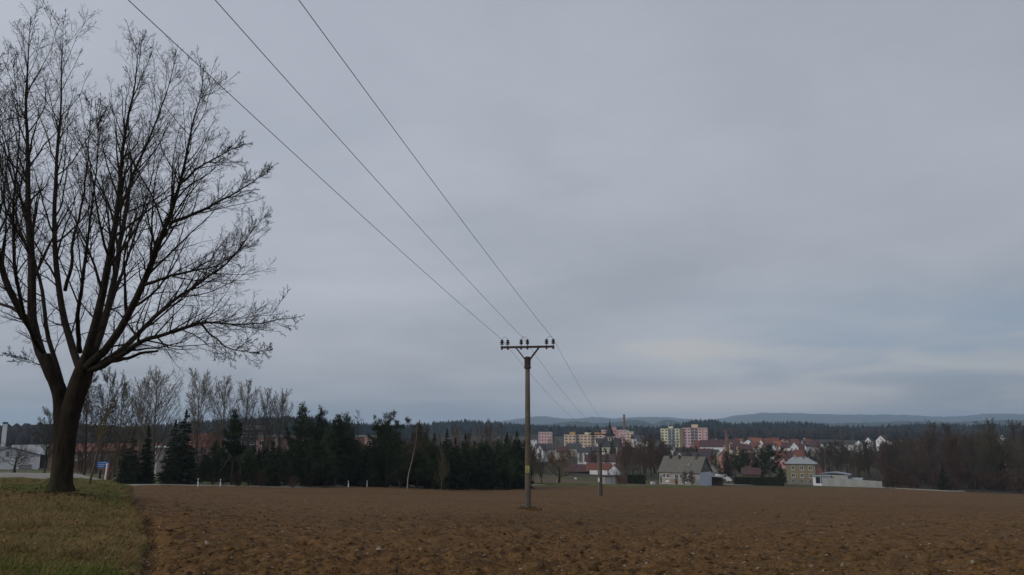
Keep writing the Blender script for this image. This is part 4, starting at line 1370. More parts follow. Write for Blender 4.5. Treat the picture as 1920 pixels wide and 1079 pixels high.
def forest(name, label, D, prof, seed, n, hgt, m, spread=320, foot=-9.5, round_=False):
    rng = np.random.default_rng(seed)
    prof2 = [(p[0], p[1] + hgt * F / D * 0.92) for p in prof]
    X, zc, vv, Yv, Z = ridge('hills', label.replace('forest', 'rise of ground under the forest').replace('wood ', 'rise of ground under the wood '), D, prof2, M_hill2, spread, 300, foot, 0, seed)
    f = rng.random(n) ** 1.3
    v = np.where(rng.random(n) < 0.8, -f * 0.75, rng.random(n) * 0.3)
    xi = rng.uniform(X[0], X[-1], n)
    Y = np.where(v < 0, D + v * spread, D + v * 300)
    hh = (0.5 + 0.5 * np.cos(np.pi * v)) ** 0.8
    z0 = foot + (np.interp(xi, X, zc) - foot) * hh - 0.8
    x = xi * Y / D
    H = hgt * (rng.uniform(0.55, 1.0, n) + 0.14 * vnoise(xi / 45, Y / 45, 91) + 0.10 * (rng.random(n) > 0.9))
    if round_:
        w = H * rng.uniform(0.28, 0.42, n)
        prof_r, prof_z = [0.2, 0.95, 0.8, 0.08], [0.0, 0.4, 0.78, 1.0]
    else:
        w = hgt * rng.uniform(0.14, 0.27, n)
        prof_r, prof_z = [0.9, 1.0, 0.6, 0.04], [0.0, 0.2, 0.55, 1.0]
    S = 5
    a = np.arange(S) * 2 * math.pi / S
    ring = np.stack([np.cos(a), np.sin(a)], -1)
    V = np.zeros((n, 4, S, 3))
    for k in range(4):
        j = rng.uniform(0.75, 1.25, (n, S))
        V[:, k, :, 0] = x[:, None] + ring[None, :, 0] * (w * prof_r[k])[:, None] * j
        V[:, k, :, 1] = Y[:, None] + ring[None, :, 1] * (w * prof_r[k])[:, None] * j
        V[:, k, :, 2] = (z0 + H * prof_z[k])[:, None] + rng.normal(0, 0.04, (n, S)) * H[:, None] * (0 < k < 3)
    b = np.arange(n)[:, None, None] * 4 * S + np.arange(3)[None, :, None] * S
    s = np.arange(S)[None, None]
    s2 = (s + 1) % S
    Q = np.stack([b + s, b + s2, b + S + s2, b + S + s], -1).reshape(-1, 4)
    me = np_mesh(name, V.reshape(-1, 3), Q, mats=[m])
    tag(link(name, me), label, kind='stuff')


forest('forest', 'dark blue conifer forest on the ridge behind the town', 1750, [(560, 806), (700, 800), (760, 796), (820, 790), (870, 787), (905, 789), (960, 795), (985, 795), (1030, 797), (1090, 801), (1125, 800), (1165, 802), (1240, 800), (1285, 790), (1305, 786), (1335, 785), (1352, 789), (1380, 794), (1440, 790), (1500, 790), (1535, 795), (1560, 799), (1640, 799), (1690, 795), (1740, 794), (1800, 795), (1860, 795), (1920, 797), (2080, 795)], 21, 4600, 19, N_far, spread=420)
forest('forest', 'dark conifer forest behind the poplars and pines', 1250, [(60, 812), (250, 800), (330, 792), (400, 786), (470, 780), (540, 779), (600, 784), (680, 795), (740, 800), (800, 806)], 22, 2400, 18, N_far, spread=320)
forest('forest', 'brown bare wood on the rise beyond the white house', 760, [(-260, 800), (-60, 796), (20, 796), (110, 794), (200, 797), (290, 806), (360, 815), (430, 822)], 23, 1500, 13, N_bare, spread=230, foot=-15, round_=True)
forest('forest', 'brown bare wood on the plain behind the town roofs', 1420, [(1060, 815), (1200, 812), (1330, 806), (1400, 800), (1470, 804), (1560, 802), (1640, 803), (1740, 803), (1900, 805), (2060, 803)], 24, 2200, 15, N_bare, spread=330, round_=True)

# ------------------------------------------------------------------ buildings
P_white = mat('white_render', (0.72, 0.72, 0.73), 0.85, 0.07, 0.8)
P_cream = mat('cream_render', (0.55, 0.50, 0.40), 0.85, 0.08, 0.8)
P_grey = mat('grey_render', (0.33, 0.32, 0.29), 0.9, 0.15, 0.7, patches=[((0.30, 0.21, 0.15), 0.4, 0.5, 0.65, 0.6)])
P_ochre = mat('ochre_render', (0.215, 0.182, 0.112), 0.9, 0.10, 0.6)
P_plinth = mat('grey_plinth', (0.20, 0.185, 0.16), 0.9, 0.12, 0.8)
P_pink = mat('pink_render', (0.66, 0.41, 0.41), 0.85, 0.06, 0.3)
P_dusk = mat('dusky_pink_render', (0.42, 0.245, 0.225), 0.85, 0.08, 0.3)
P_deep = mat('salmon_render', (0.50, 0.26, 0.24), 0.85, 0.06, 0.3)
P_peach = mat('peach_render', (0.68, 0.49, 0.33), 0.85, 0.06, 0.3)
P_orange = mat('orange_render', (0.55, 0.30, 0.12), 0.85, 0.06, 0.3)
P_lemon = mat('lemon_render', (0.68, 0.64, 0.42), 0.85, 0.06, 0.3)
P_pgreen = mat('pale_green_render', (0.44, 0.52, 0.36), 0.85, 0.06, 0.3)
P_maroon = mat('maroon_render', (0.30, 0.06, 0.07), 0.85, 0.08, 0.5)
P_brown = mat('brown_render', (0.17, 0.105, 0.075), 0.9, 0.15, 0.5)
P_navy = mat('dark_blue_cladding', (0.035, 0.042, 0.060), 0.7, 0.1, 0.5)
R_red = mat('red_tile', (0.135, 0.052, 0.037), 0.9, 0.25, 1.2)
R_orange = mat('orange_tile', (0.23, 0.082, 0.045), 0.9, 0.2, 1.2)
R_maroon = mat('maroon_tile', (0.075, 0.040, 0.040), 0.9, 0.2, 1.2)
R_grey = mat('grey_shingle', (0.125, 0.118, 0.100), 0.9, 0.2, 0.9, patches=[((0.11, 0.108, 0.092), 0.5, 0.5, 0.7, 0.6)])
R_light = mat('light_grey_sheet', (0.25, 0.265, 0.27), 0.7, 0.12, 0.6)
R_slate = mat('dark_slate', (0.050, 0.050, 0.055), 0.8, 0.2, 0.8)
G_pane = mat('window_pane', (0.020, 0.024, 0.030), 0.15, 0.2, 1.0, spec=0.5)
G_grey = mat('curtained_pane', (0.16, 0.17, 0.18), 0.3, 0.3, 1.0, spec=0.5)
W_white = plain('white_frame', (0.66, 0.66, 0.66))
W_brown = plain('brown_frame', (0.10, 0.06, 0.04))
C_brick = mat('chimney_brick', (0.135, 0.085, 0.070), 0.9, 0.2, 1.0)
C_conc = mat('concrete', (0.30, 0.29, 0.27), 0.9, 0.15, 1.2)
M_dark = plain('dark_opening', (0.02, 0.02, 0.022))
M_wood = mat('brown_boards', (0.115, 0.072, 0.050), 0.9, 0.25, 2.0)
M_blue = mat('blue_paint', (0.055, 0.14, 0.30), 0.6, 0.1, 1.0)
M_steel = mat('grey_steel', (0.20, 0.21, 0.22), 0.5, 0.1, 2.0, metal=0.5)
M_rust = mat('rusty_steel', (0.050, 0.036, 0.030), 0.8, 0.3, 4.0)
M_pole = mat('pole_concrete', (0.115, 0.096, 0.072), 0.95, 0.25, 3.0, bump=0.3, bscale=25, patches=[((0.06, 0.05, 0.036), 0.8, 0.5, 0.68, 0.6)])
M_pole2 = mat('pale_pole_concrete', (0.13, 0.112, 0.088), 0.95, 0.2, 2.0)
M_porc = mat('brown_porcelain', (0.022, 0.013, 0.012), 0.25, 0.2, 2.0, spec=0.6)
M_wire = plain('wire', (0.035, 0.035, 0.037))
M_yel = plain('sign_yellow', (0.42, 0.39, 0.13))
M_black = plain('sign_black', (0.02, 0.02, 0.02))
M_sblue = plain('sign_blue', (0.035, 0.16, 0.50))
M_red = plain('sign_red', (0.50, 0.06, 0.05))
WIN = {}


def window_meshes(w, h, fm, pm, mull=1):
    key = (round(w, 2), round(h, 2), fm.name, pm.name, mull)
    if key not in WIN:
        t, d = min(0.09, w * 0.09), 0.07
        f = MB()
        f.box(-w / 2, -w / 2 + t, -d, 0.05, 0, h).box(w / 2 - t, w / 2, -d, 0.05, 0, h)
        f.box(-w / 2 + t, w / 2 - t, -d, 0.05, 0, t).box(-w / 2 + t, w / 2 - t, -d, 0.05, h - t, h)
        for k in range(mull):
            x = -w / 2 + w * (k + 1) / (mull + 1)
            f.box(x - t * 0.5, x + t * 0.5, -d, 0.05, t, h - t)
        f.box(-w / 2 - 0.06, w / 2 + 0.06, -d - 0.06, 0.02, -0.07, -0.005)
        p = MB().box(-w / 2 + t * 0.6, w / 2 - t * 0.6, -0.025, 0.02, t * 0.6, h - t * 0.6)
        WIN[key] = (f.mesh('window', fm), p.mesh('pane', pm))
    return WIN[key]


def window(parent, x, y, z, w, h, fm=None, pm=None, mull=1, rz=0.0):
    a, b = window_meshes(w, h, fm or W_white, pm or G_pane, mull)
    o = link('window', a, parent)
    o.location = (x, y, z)
    o.rotation_euler = (0, 0, rz)
    link('pane', b, o)
    return o


def seat(px, Y, yaw=0.0, base=None):
    """where a building stands: point at its front centre, turned to face the eye plus yaw degrees"""
    p = at(px, 860, Y)
    z = gz(p.x, Y) if base is None else base
    return (p.x, Y, z), -math.atan2(p.x, Y) + R_(yaw)


def roof_gable(w, d, zb, rise, over, t, m, along='x', y0=0.0):
    """two roof slabs with thickness; ridge along the front ('x') or running away ('y'); front wall at y = y0"""
    r = MB()
    if along == 'x':
        half = d / 2
        k = rise / half
        for s in (0, 1):
            ye, yr = (y0 - over, y0 + half) if s == 0 else (y0 + d + over, y0 + half)
            ze, zr = zb - k * over, zb + rise
            pts = [(ye, ze), (yr, zr), (yr, zr + t), (ye, ze + t)]
            vs = [(-w / 2 - over, y, z) for y, z in pts] + [(w / 2 + over, y, z) for y, z in pts]
            fs = [(0, 1, 2, 3), (7, 6, 5, 4), (0, 4, 5, 1), (1, 5, 6, 2), (2, 6, 7, 3), (3, 7, 4, 0)]
            if s == 0:
                fs = [f[::-1] for f in fs]
            r.add(vs, fs)
    else:
        half = w / 2
        k = rise / half
        for s in (-1, 1):
            xe, xr = s * (half + over), 0
            ze, zr = zb - k * over, zb + rise
            pts = [(xe, ze), (xr, zr), (xr, zr + t), (xe, ze + t)]
            r.prism(pts if s > 0 else pts[::-1], y0 - over, y0 + d + over)
    return r


def walls_gable(w, d, h, rise, along='x', sink=1.0):
    b = MB()
    if along == 'x':
        pts = [(0, -sink), (d, -sink), (d, h), (d / 2, h + rise), (0, h)]
        vs = [(-w / 2, y, z) for y, z in pts] + [(w / 2, y, z) for y, z in pts]
        n = 5
        fs = [tuple(range(n - 1, -1, -1)), tuple(range(n, 2 * n))] + [(i, (i + 1) % n, (i + 1) % n + n, i + n) for i in range(n)]
        b.add(vs, fs)
    else:
        b.prism([(-w / 2, -sink), (w / 2, -sink), (w / 2, h), (0, h + rise), (-w / 2, h)], 0, d)
    return b


def house(name, label, px, Y, ytop, w, d, rise, along='x', yaw=0.0, wall=None, roof=None, wins=(), chim=(), group=None, base=None, over=0.35, fm=None, ww=1.1, wh=1.3, ground_h=None, gable=None, door=None, skyl=()):
    """wins: (x, z from eaves down, optional pane) on the front wall; ytop is the photo row of the ridge"""
    loc, rz = seat(px, Y, yaw, base)
    top = at(px, ytop, Y + (d / 2 if along == 'x' else 0)).z - loc[2]
    h = top - rise
    if ground_h is not None:
        loc = (loc[0], loc[1], loc[2] + h - ground_h)
        h = ground_h
    o = empty(name, loc, rz)
    tag(o, label, 'house' if 'house' in name or 'cottage' in name else name.replace('_', ' ').split()[-1], group)
    walls_gable(w, d, h, rise, along, sink=1.0 if ground_h is None else 6).build('wall', wall or P_white, o)
    rf = roof_gable(w, d, h, rise, over, 0.16, roof, along).build('roof', roof or R_red, o)
    rf.location.z = 0.02
    for cx_, cy_, ch, cw, cm in chim:
        zr = h + rise * (1 - abs(cy_ - d / 2) / (d / 2)) if along == 'x' else h + rise * (1 - abs(cx_) / (w / 2))
        c = MB().box(cx_ - cw / 2, cx_ + cw / 2, cy_ - cw / 2, cy_ + cw / 2, zr - 0.5, zr + ch)
        c.box(cx_ - cw / 2 - 0.06, cx_ + cw / 2 + 0.06, cy_ - cw / 2 - 0.06, cy_ + cw / 2 + 0.06, zr + ch + 0.002, zr + ch + 0.12)
        c.build('chimney', cm, rf)
    for q in wins:
        window(o, q[0], -0.01, h - q[1] - wh, ww, wh, fm, q[2] if len(q) > 2 else None)
    if gable:
        window(o, gable[0], -0.01, h + gable[1], ww * 0.8, wh * 0.8, fm)
    if door:
        dd = MB().box(door[0] - 0.5, door[0] + 0.5, -0.06, 0.05, 0.02, 2.1).build('door', W_brown, o)
    for sx, sf in skyl:
        k = rise / (d / 2)
        yy = d / 2 * sf
        zz = h + k * yy + 0.17
        s = MB()
        s.add([(sx - .5, yy - .4, zz - k * .4), (sx + .5, yy - .4, zz - k * .4), (sx + .5, yy + .4, zz + k * .4), (sx - .5, yy + .4, zz + k * .4),
               (sx - .5, yy - .4, zz - k * .4 + .12), (sx + .5, yy - .4, zz - k * .4 + .12), (sx + .5, yy + .4, zz + k * .4 + .12), (sx - .5, yy + .4, zz + k * .4 + .12)],
              [(0, 3, 2, 1), (4, 5, 6, 7), (0, 1, 5, 4), (1, 2, 6, 5), (2, 3, 7, 6), (3, 0, 4, 7)])
        s.build('skylight', R_light, rf)
    return o


def block(name, label, px0, px1, ytop, Y, segs, rows, depth=12, yaw=0.0, fh=2.85, para=0.5, pent=(), group=None, wfrac=0.6, side=None):
    """flat roofed block of flats; segs: (share of width, wall material, columns of windows, kind) from one end to the other"""
    loc, rz = seat((px0 + px1) / 2, Y, yaw)
    W = at(px1, 850, Y).x - at(px0, 850, Y).x
    top = at((px0 + px1) / 2, ytop, Y).z - loc[2]
    o = empty(name, loc, rz)
    tag(o, label, 'apartment block', group)
    tot = sum(s[0] for s in segs)
    x = -W / 2
    for sh, m, cols, kind in segs:
        w = W * sh / tot
        dy = 0.0 if kind != 'recess' else 0.9
        MB().box(x, x + w, dy, depth, -3.0, top).build('wall', m, o)
        cw = w / max(cols, 1)
        for c in range(cols):
            for r in range(rows):
                z = top - para - (r + 1) * fh + 0.95
                if z < 0.3:
                    continue
                if kind == 'recess':
                    bal = MB().box(x + c * cw + 0.03, x + (c + 1) * cw - 0.03, 0.08, 0.20, z - 0.95, z + 0.05)
                    bal.box(x + c * cw + 0.03, x + (c + 1) * cw - 0.03, 0.2, 0.9, z - 0.97, z - 0.85)
                    bal.build('balcony', R_light, o)
                    window(o, x + (c + 0.5) * cw, dy, z - 0.2, cw * 0.8, 1.7, W_white, G_pane, 2)
                else:
                    window(o, x + (c + 0.5) * cw, -0.01, z, cw * wfrac, 1.45, W_white, G_pane if kind != 'pale' else G_grey, 2 if cw * wfrac > 1.8 else 1)
        x += w
    rf = MB().box(-W / 2 - 0.2, W / 2 + 0.2, -0.2, depth + 0.2, top + 0.003, top + 0.25).build('roof', R_light, o)
    for fx, pw, ph, pm in pent:
        cx_ = -W / 2 + W * fx
        p = MB().box(cx_ - pw / 2, cx_ + pw / 2, 2.0, 7.0, top + 0.253, top + 0.25 + ph)
        p.box(cx_ - pw / 2 - 0.15, cx_ + pw / 2 + 0.15, 1.85, 7.15, top + 0.253 + ph, top + 0.45 + ph)
        p.build('lift_house', pm, rf)
    return o, W, top


# --- flats of the town
block('apartment_block', 'small pink block of flats at the end of the yellow terrace', 1010, 1036, 810.5, 760, [(1, P_pink, 5, 'win')], 4, wfrac=0.55, depth=11)
block('apartment_block', 'long peach block of flats with an orange roof house', 1058, 1130, 815.5, 800, [(1.2, P_peach, 1, 'win'), (2, P_peach, 2, 'win'), (1, P_lemon, 1, 'recess'), (3, P_peach, 3, 'win'), (1, P_lemon, 1, 'recess'), (2, P_peach, 2, 'win')], 6, pent=((0.22, 5.5, 2.2, P_orange), (0.62, 6, 1.8, P_lemon), (0.9, 8, 1.7, P_orange)))
block('apartment_block', 'tall pink block of flats behind the church spire', 1125.5, 1175.5, 806.5, 820, [(1.4, P_pink, 2, 'win'), (2.2, P_pink, 2, 'recess'), (0.8, P_deep, 1, 'win'), (0.5, P_deep, 0, 'win'), (1.9, P_pink, 2, 'pale')], 7, pent=((0.5, 7, 2.6, P_deep),), fh=2.9)
block('apartment_block', 'pale green topped block peeping out behind the tall pink flats', 1175.8, 1189, 812, 850, [(1, P_peach, 2, 'win')], 5, pent=((0.2, 2.8, 2.2, P_pgreen), (0.65, 5.5, 0.9, P_pgreen)))
o_, W_, t_ = block('apartment_block', 'lemon yellow block of flats with two rooftop masts', 1240.5, 1281.3, 804, 830, [(1.1, P_lemon, 1, 'win'), (1, P_lemon, 1, 'win'), (1, P_white, 1, 'recess'), (1, P_white, 1, 'recess'), (1.2, P_lemon, 1, 'win'), (0.9, P_ochre, 0, 'win')], 6, pent=((0.46, 4.5, 1.9, P_lemon),), fh=2.9)
for fx in (0.36, 0.58):
    MB().lathe([(0.16, 0), (0.12, 6.5)], 6, (W_ * (fx - 0.5), 3.2, t_ + 0.25)).build('antenna_mast', W_white, o_)
block('apartment_block', 'salmon pink block of flats beside the lemon one', 1281.6, 1328, 802.5, 828, [(0.25, P_deep, 0, 'win'), (1.05, P_pink, 1, 'win'), (1, P_pink, 1, 'win'), (1, P_deep, 1, 'recess'), (1, P_pink, 1, 'recess'), (1.1, P_pink, 1, 'win'), (0.5, P_deep, 0, 'win'), (1.0, P_pink, 1, 'pale')], 6, pent=((0.5, 6.5, 3.0, P_peach),), fh=2.9)
block('apartment_block', 'low pink block of flats half hidden by the roadside conifers', 484, 712, 819.5, 232, [(1, P_dusk, 2, 'win'), (0.3, P_brown, 0, 'win'), (1.6, P_dusk, 4, 'win'), (0.3, P_brown, 0, 'win'), (1.6, P_dusk, 4, 'win'), (0.3, P_brown, 0, 'win'), (0.8, P_dusk, 2, 'win')], 3, depth=11, fh=2.9, wfrac=0.45)
o_, W_, t_ = block('office_block', 'dark blue clad block with a railed roof behind the poplars', 449, 492, 806, 330, [(1, P_navy, 3, 'win')], 3, depth=12, fh=3.2, wfrac=0.7)
rl = MB()
for k in range(3):
    rl.bar((-W_ / 2, 0.3, t_ + 0.6 + 0.5 * k), (W_ / 2, 0.3, t_ + 0.6 + 0.5 * k), 0.07)
for k in range(9):
    xx = -W_ / 2 + W_ * k / 8
    rl.bar((xx, 0.3, t_ + 0.25), (xx, 0.3, t_ + 1.65), 0.06)
rl.build('railing', W_white, o_)

# --- church
loc, rz = seat(1145, 655, 14)
ch = empty('church', loc, rz)
tag(ch, 'stone church with a dark needle spire and broad slate roof', 'church')
nt_ = at(1140, 822.5, 660).z - loc[2]
wn = 19.0
walls_gable(wn, 10, nt_ - 6.2, 6.2, 'x', 4).build('nave', P_cream, ch)
rf = roof_gable(wn, 10, nt_ - 6.2, 6.2, 0.4, 0.2, R_slate, 'x').build('roof', R_slate, ch)
rf.location.z = 0.02
for k in range(5):
    x0 = -wn / 2 + 1.9 + k * 3.8
    g = MB().prism([(x0 - 0.55, 0.8), (x0 + 0.55, 0.8), (x0 + 0.55, 4.4), (x0, 5.2), (x0 - 0.55, 4.4)], -0.05, 0.05).build('arched_window', G_pane, ch)
tt_ = at(1143, 818, 662).z - loc[2]
sp = at(1143.5, 786, 662).z - loc[2]
MB().box(-1.0, 3.4, 3.2, 7.6, -2, tt_).build('tower', P_cream, ch)
tw = MB()
c0 = (1.2, 5.4)
n8 = 8
rings = [(4.6, tt_ + 0.003), (3.8, tt_ + 1.4), (2.5, tt_ + 3.2), (1.5, tt_ + 6.5), (0.06, sp - 0.8)]
tw.lathe(rings, 8, (c0[0], c0[1], 0))
tw.lathe([(0.05, sp - 0.8), (0.04, sp)], 5, (c0[0], c0[1], 0))
tw.build('spire', mat('spire_slate', (0.022, 0.023, 0.027), 0.8), ch)
for xw in (0.2, 2.2):
    MB().box(xw - 0.45, xw + 0.45, 3.14, 3.24, tt_ - 3.6, tt_ - 1.4).build('louvre_window', G_pane, ch)

# --- two tall chimneys
def chimney_stack(px, ytop, Y, r0, r1, label, m, cap):
    loc, rz = seat(px, Y)
    h = at(px, ytop, Y).z - loc[2]
    o = empty('factory_chimney', loc, rz)
    tag(o, label, 'chimney')
    MB().lathe([(r0, -2), (r0, 0), (r1, h - 1.2)], 14).build('shaft', m, o, True)
    MB().lathe([(r1 * cap, h - 1.198), (r1 * cap * 1.05, h - 0.3), (r1 * cap, h)], 14).build('rim', m, o)
    for k in range(3):
        z = h * (0.55 + 0.14 * k)
        rr = r0 + (r1 - r0) * z / h + 0.03
        MB().lathe([(rr, z), (rr, z + 0.18)], 14).build('steel_band', M_rust, o)


chimney_stack(1172, 777.5, 900, 1.75, 1.0, 'tall slender brick chimney rising behind the pink flats', C_brick, 1.15)
chimney_stack(1364.5, 806.5, 470, 1.15, 0.85, 'short stout brick chimney with a flared head', C_brick, 1.55)

# --- houses near the field, from the willow to the wood
fh_ = house('farmhouse', 'white farmhouse with red roof and gable facing the field', 1150, 345, 872.5, 4.9, 9, 2.4, 'y', -6, P_white, R_red, group=None, over=0.3)
tag(fh_, cat='house')
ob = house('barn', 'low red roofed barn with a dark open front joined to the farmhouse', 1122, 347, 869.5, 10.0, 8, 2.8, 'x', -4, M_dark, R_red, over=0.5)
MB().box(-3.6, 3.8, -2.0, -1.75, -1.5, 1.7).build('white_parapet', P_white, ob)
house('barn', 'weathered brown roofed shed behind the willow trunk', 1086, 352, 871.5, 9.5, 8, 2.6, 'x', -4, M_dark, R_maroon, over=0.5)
house('house', 'long white house front under a maroon roof behind the farmhouse', 1126, 430, 853, 15.5, 9, 3.4, 'x', 4, P_white, R_maroon, [(-6, 0.5), (-2.5, 0.5), (0.8, 0.5), (4.2, 0.5)], [(1.5, 4.5, 1.3, 0.6, W_white)])
house('house', 'red brown roofed house between the farmhouse and the russet trees', 1180, 440, 851, 13.0, 9, 3.8, 'x', -5, P_cream, R_maroon, [(-3, 0.6), (2, 0.6)])
# grey shed at the field corner
loc, rz = seat(1143, 206, 28)
loc = (loc[0], loc[1], loc[2])
o = empty('utility_shed', loc, rz)
tag(o, 'small flat roofed pale grey block hut at the field corner', 'shed')
MB().box(-1.5, 1.5, 0, 2.6, -0.6, 2.35).build('wall', mat('hut_concrete', (0.36, 0.345, 0.33), 0.9, 0.08, 1.0), o)
MB().box(-1.75, 1.75, -0.25, 2.85, 2.353, 2.5).build('roof', M_rust, o)
MB().box(0.1, 1.0, -0.05, 0.03, -0.1, 1.95).build('door', R_light, o)

# grey cottage: long roof with its gable end turned to the right
loc, rz = seat(1272, 249, -26)
base_z = at(1267, 906, 247).z
loc = (loc[0], loc[1], max(loc[2], base_z) - 0.1)
o = empty('cottage', loc, rz)
tag(o, 'grey roofed cottage with a pale blue white gable end at the field edge', 'house')
Wc, Dc, Hc, Rc = 13.2, 8.6, 3.3, 4.3
walls_gable(Wc, Dc, Hc, Rc, 'x', 1.5).build('wall', P_grey, o)
rf = roof_gable(Wc, Dc, Hc, Rc, 0.4, 0.14, R_grey, 'x').build('roof', R_grey, o)
rf.location.z = 0.02
MB().box(Wc / 2 + 0.004, Wc / 2 + 0.06, 0.0, Dc, -1.0, Hc - 0.05).build('gable_wall', mat('blue_white_render', (0.50, 0.54, 0.62), 0.85, 0.06, 0.6), o)
gb = MB().add([(Wc / 2 + 0.004, 0.0, Hc - 0.04), (Wc / 2 + 0.004, Dc, Hc - 0.04), (Wc / 2 + 0.004, Dc / 2, Hc + Rc - 0.05), (Wc / 2 + 0.1, 0.0, Hc - 0.04), (Wc / 2 + 0.1, Dc, Hc - 0.04), (Wc / 2 + 0.1, Dc / 2, Hc + Rc - 0.05)],
              [(0, 2, 1), (3, 4, 5), (0, 1, 4, 3), (1, 2, 5, 4), (2, 0, 3, 5)]).build('gable_cladding', R_grey, o)
MB().box(Wc / 2 + 0.11, Wc / 2 + 0.16, Dc / 2 - 0.45, Dc / 2 + 0.45, Hc + 0.9, Hc + 2.0).build('hatch', M_steel, o)
for cx_, cm in ((-4.4, M_rust), (-1.4, M_rust), (4.0, C_brick)):
    MB().box(cx_ - 0.3, cx_ + 0.3, Dc / 2 - 0.9, Dc / 2 - 0.3, Hc + Rc - 1.0, Hc + Rc + 0.55).build('chimney', cm, rf)
k = Rc / (Dc / 2)
s = MB()
yy, sx = 1.75, 2.6
zz = Hc + k * yy + 0.15
s.box(sx - 0.45, sx + 0.45, yy - 0.35, yy + 0.35, zz - 0.2, zz + 0.55).build('roof_hatch', R_light, rf)
for xw, mull in ((-5.0, 1), (-3.6, 1), (-0.8, 1), (0.7, 1), (3.6, 1)):
    window(o, xw, -0.01, 1.35, 1.15, 1.25, W_white, G_pane, mull)
MB().box(-6.3, -5.75, -0.06, 0.05, -0.2, 1.9).build('door', mat('green_door', (0.05, 0.09, 0.06), 0.7), o)
MB().box(-2.9, -1.0, -0.05, 0.03, -0.1, 1.1).build('brick_patch', mat('brick_patch', (0.30, 0.20, 0.14), 0.9), o)

house('house', 'grey roofed house with a steep white gable behind the cottage', 1274, 300, 847.5, 6.0, 9, 5.4, 'y', 4, P_white, R_slate, over=0.25, gable=(0, 1.2))
house('house', 'slate roofed house behind the cottage ridge', 1297, 306, 848.5, 12, 9, 5.0, 'x', 0, P_grey, R_slate)
house('house', 'dark gable house beside the cottage end wall', 1333, 268, 866, 6.5, 9, 4.6, 'y', 25, P_grey, R_slate, over=0.4)
house('house', 'maroon fronted house below the salmon flats', 1320, 420, 842, 7.5, 9, 3.4, 'x', 0, P_maroon, R_maroon)
house('house', 'white villa with a hipped maroon roof and three dark windows', 1336, 560, 826, 15, 11, 4.2, 'x', 3, P_white, R_maroon, [(-5, 0.8), (-2.4, 0.8), (0.6, 0.8)], ww=0.9, wh=1.5)
house('house', 'long red roofed house under the salmon flats', 1318, 600, 827.5, 12, 9, 4.5, 'x', 0, P_cream, R_red)
house('house', 'salmon fronted house next to the pointed spruce', 1357, 400, 846, 5.5, 9, 2.6, 'y', 0, P_deep, R_maroon)
house('house', 'pale yellow gable house behind the short chimney', 1348, 415, 844, 4.5, 9, 4.0, 'y', 20, P_lemon, R_slate)
house('house', 'maroon house with steep roof below the tall pink flats', 1170, 560, 839, 8.0, 9, 4.0, 'x', 0, P_maroon, R_maroon)
house('house', 'brown house between the church and the grass slope', 1112, 480, 838, 8, 9, 3, 'x', 0, P_ochre, R_slate, [(-2, 0.5), (1.5, 0.5)])
house('house', 'small white house in front of the peach terrace', 1093, 470, 840, 6, 8, 2.4, 'x', 0, P_white, R_slate, [(-1.5, 0.5), (1.2, 0.5)])
house('house', 'grey slate house under the small pink block', 1024, 520, 833, 12, 9, 3.2, 'x', 10, P_grey, R_slate)
house('house', 'white gabled house at the foot of the small pink block', 1012, 505, 835, 4.5, 8, 3.2, 'y', -20, P_white, R_slate)

# yellow two storey house
loc, rz = seat(1500, 287, -4)
base_z = at(1500, 905, 287).z
loc = (loc[0], loc[1], base_z - 0.05)
o = empty('house', loc, rz)
tag(o, 'ochre two storey house with a grey hipped roof beside the big pine', 'house')
wy, hy, dy_ = 9.6, 6.3, 9.0
MB().box(-wy / 2, wy / 2, 0, dy_, 1.15, hy).build('wall', P_ochre, o)
MB().box(-wy / 2 - 0.08, wy / 2 + 0.08, -0.08, dy_ + 0.08, -1.5, 1.148).build('plinth', P_plinth, o)
e = 0.5
rb = MB()
zb_ = hy + 0.003
vs = [(-wy / 2 - e, -e, zb_), (wy / 2 + e, -e, zb_), (wy / 2 + e, dy_ + e, zb_), (-wy / 2 - e, dy_ + e, zb_), (-wy / 2 + 2.0, dy_ / 2, zb_ + 2.3), (wy / 2 - 3.0, dy_ / 2, zb_ + 2.3),
      (-wy / 2 - e, -e, zb_ + 0.16), (wy / 2 + e, -e, zb_ + 0.16), (wy / 2 + e, dy_ + e, zb_ + 0.16), (-wy / 2 - e, dy_ + e, zb_ + 0.16)]
rb.add(vs, [(0, 3, 2, 1), (0, 1, 7, 6), (1, 2, 8, 7), (2, 3, 9, 8), (3, 0, 6, 9), (6, 7, 5, 4), (7, 8, 5), (8, 9, 4, 5), (9, 6, 4)])
rf = rb.build('roof', R_light, o)
for cx_, cm in ((-1.9, C_conc), (1.0, C_brick)):
    MB().box(cx_ - 0.25, cx_ + 0.25, dy_ / 2 - 1.3, dy_ / 2 - 0.8, hy + 1.2, hy + 3.0).build('chimney', cm, rf)
for xw in (-2.5, 0.35, 3.2):
    for zw in (1.75, 4.3):
        window(o, xw, -0.01, zw, 1.15, 1.35, W_white, G_pane, 1)
    MB().box(xw - 0.45, xw - 0.02, -0.13, -0.05, 0.35, 0.75).build('cellar_window', G_pane, o)
MB().bar((wy / 2 - 0.15, -0.15, 0), (wy / 2 - 0.15, -0.15, hy), 0.1).build('drainpipe', R_light, o)
house('house', 'red roofed house with a white gable triangle behind the ochre house', 1533, 300, 877, 6.5, 9, 4.2, 'x', 32, P_white, R_red)

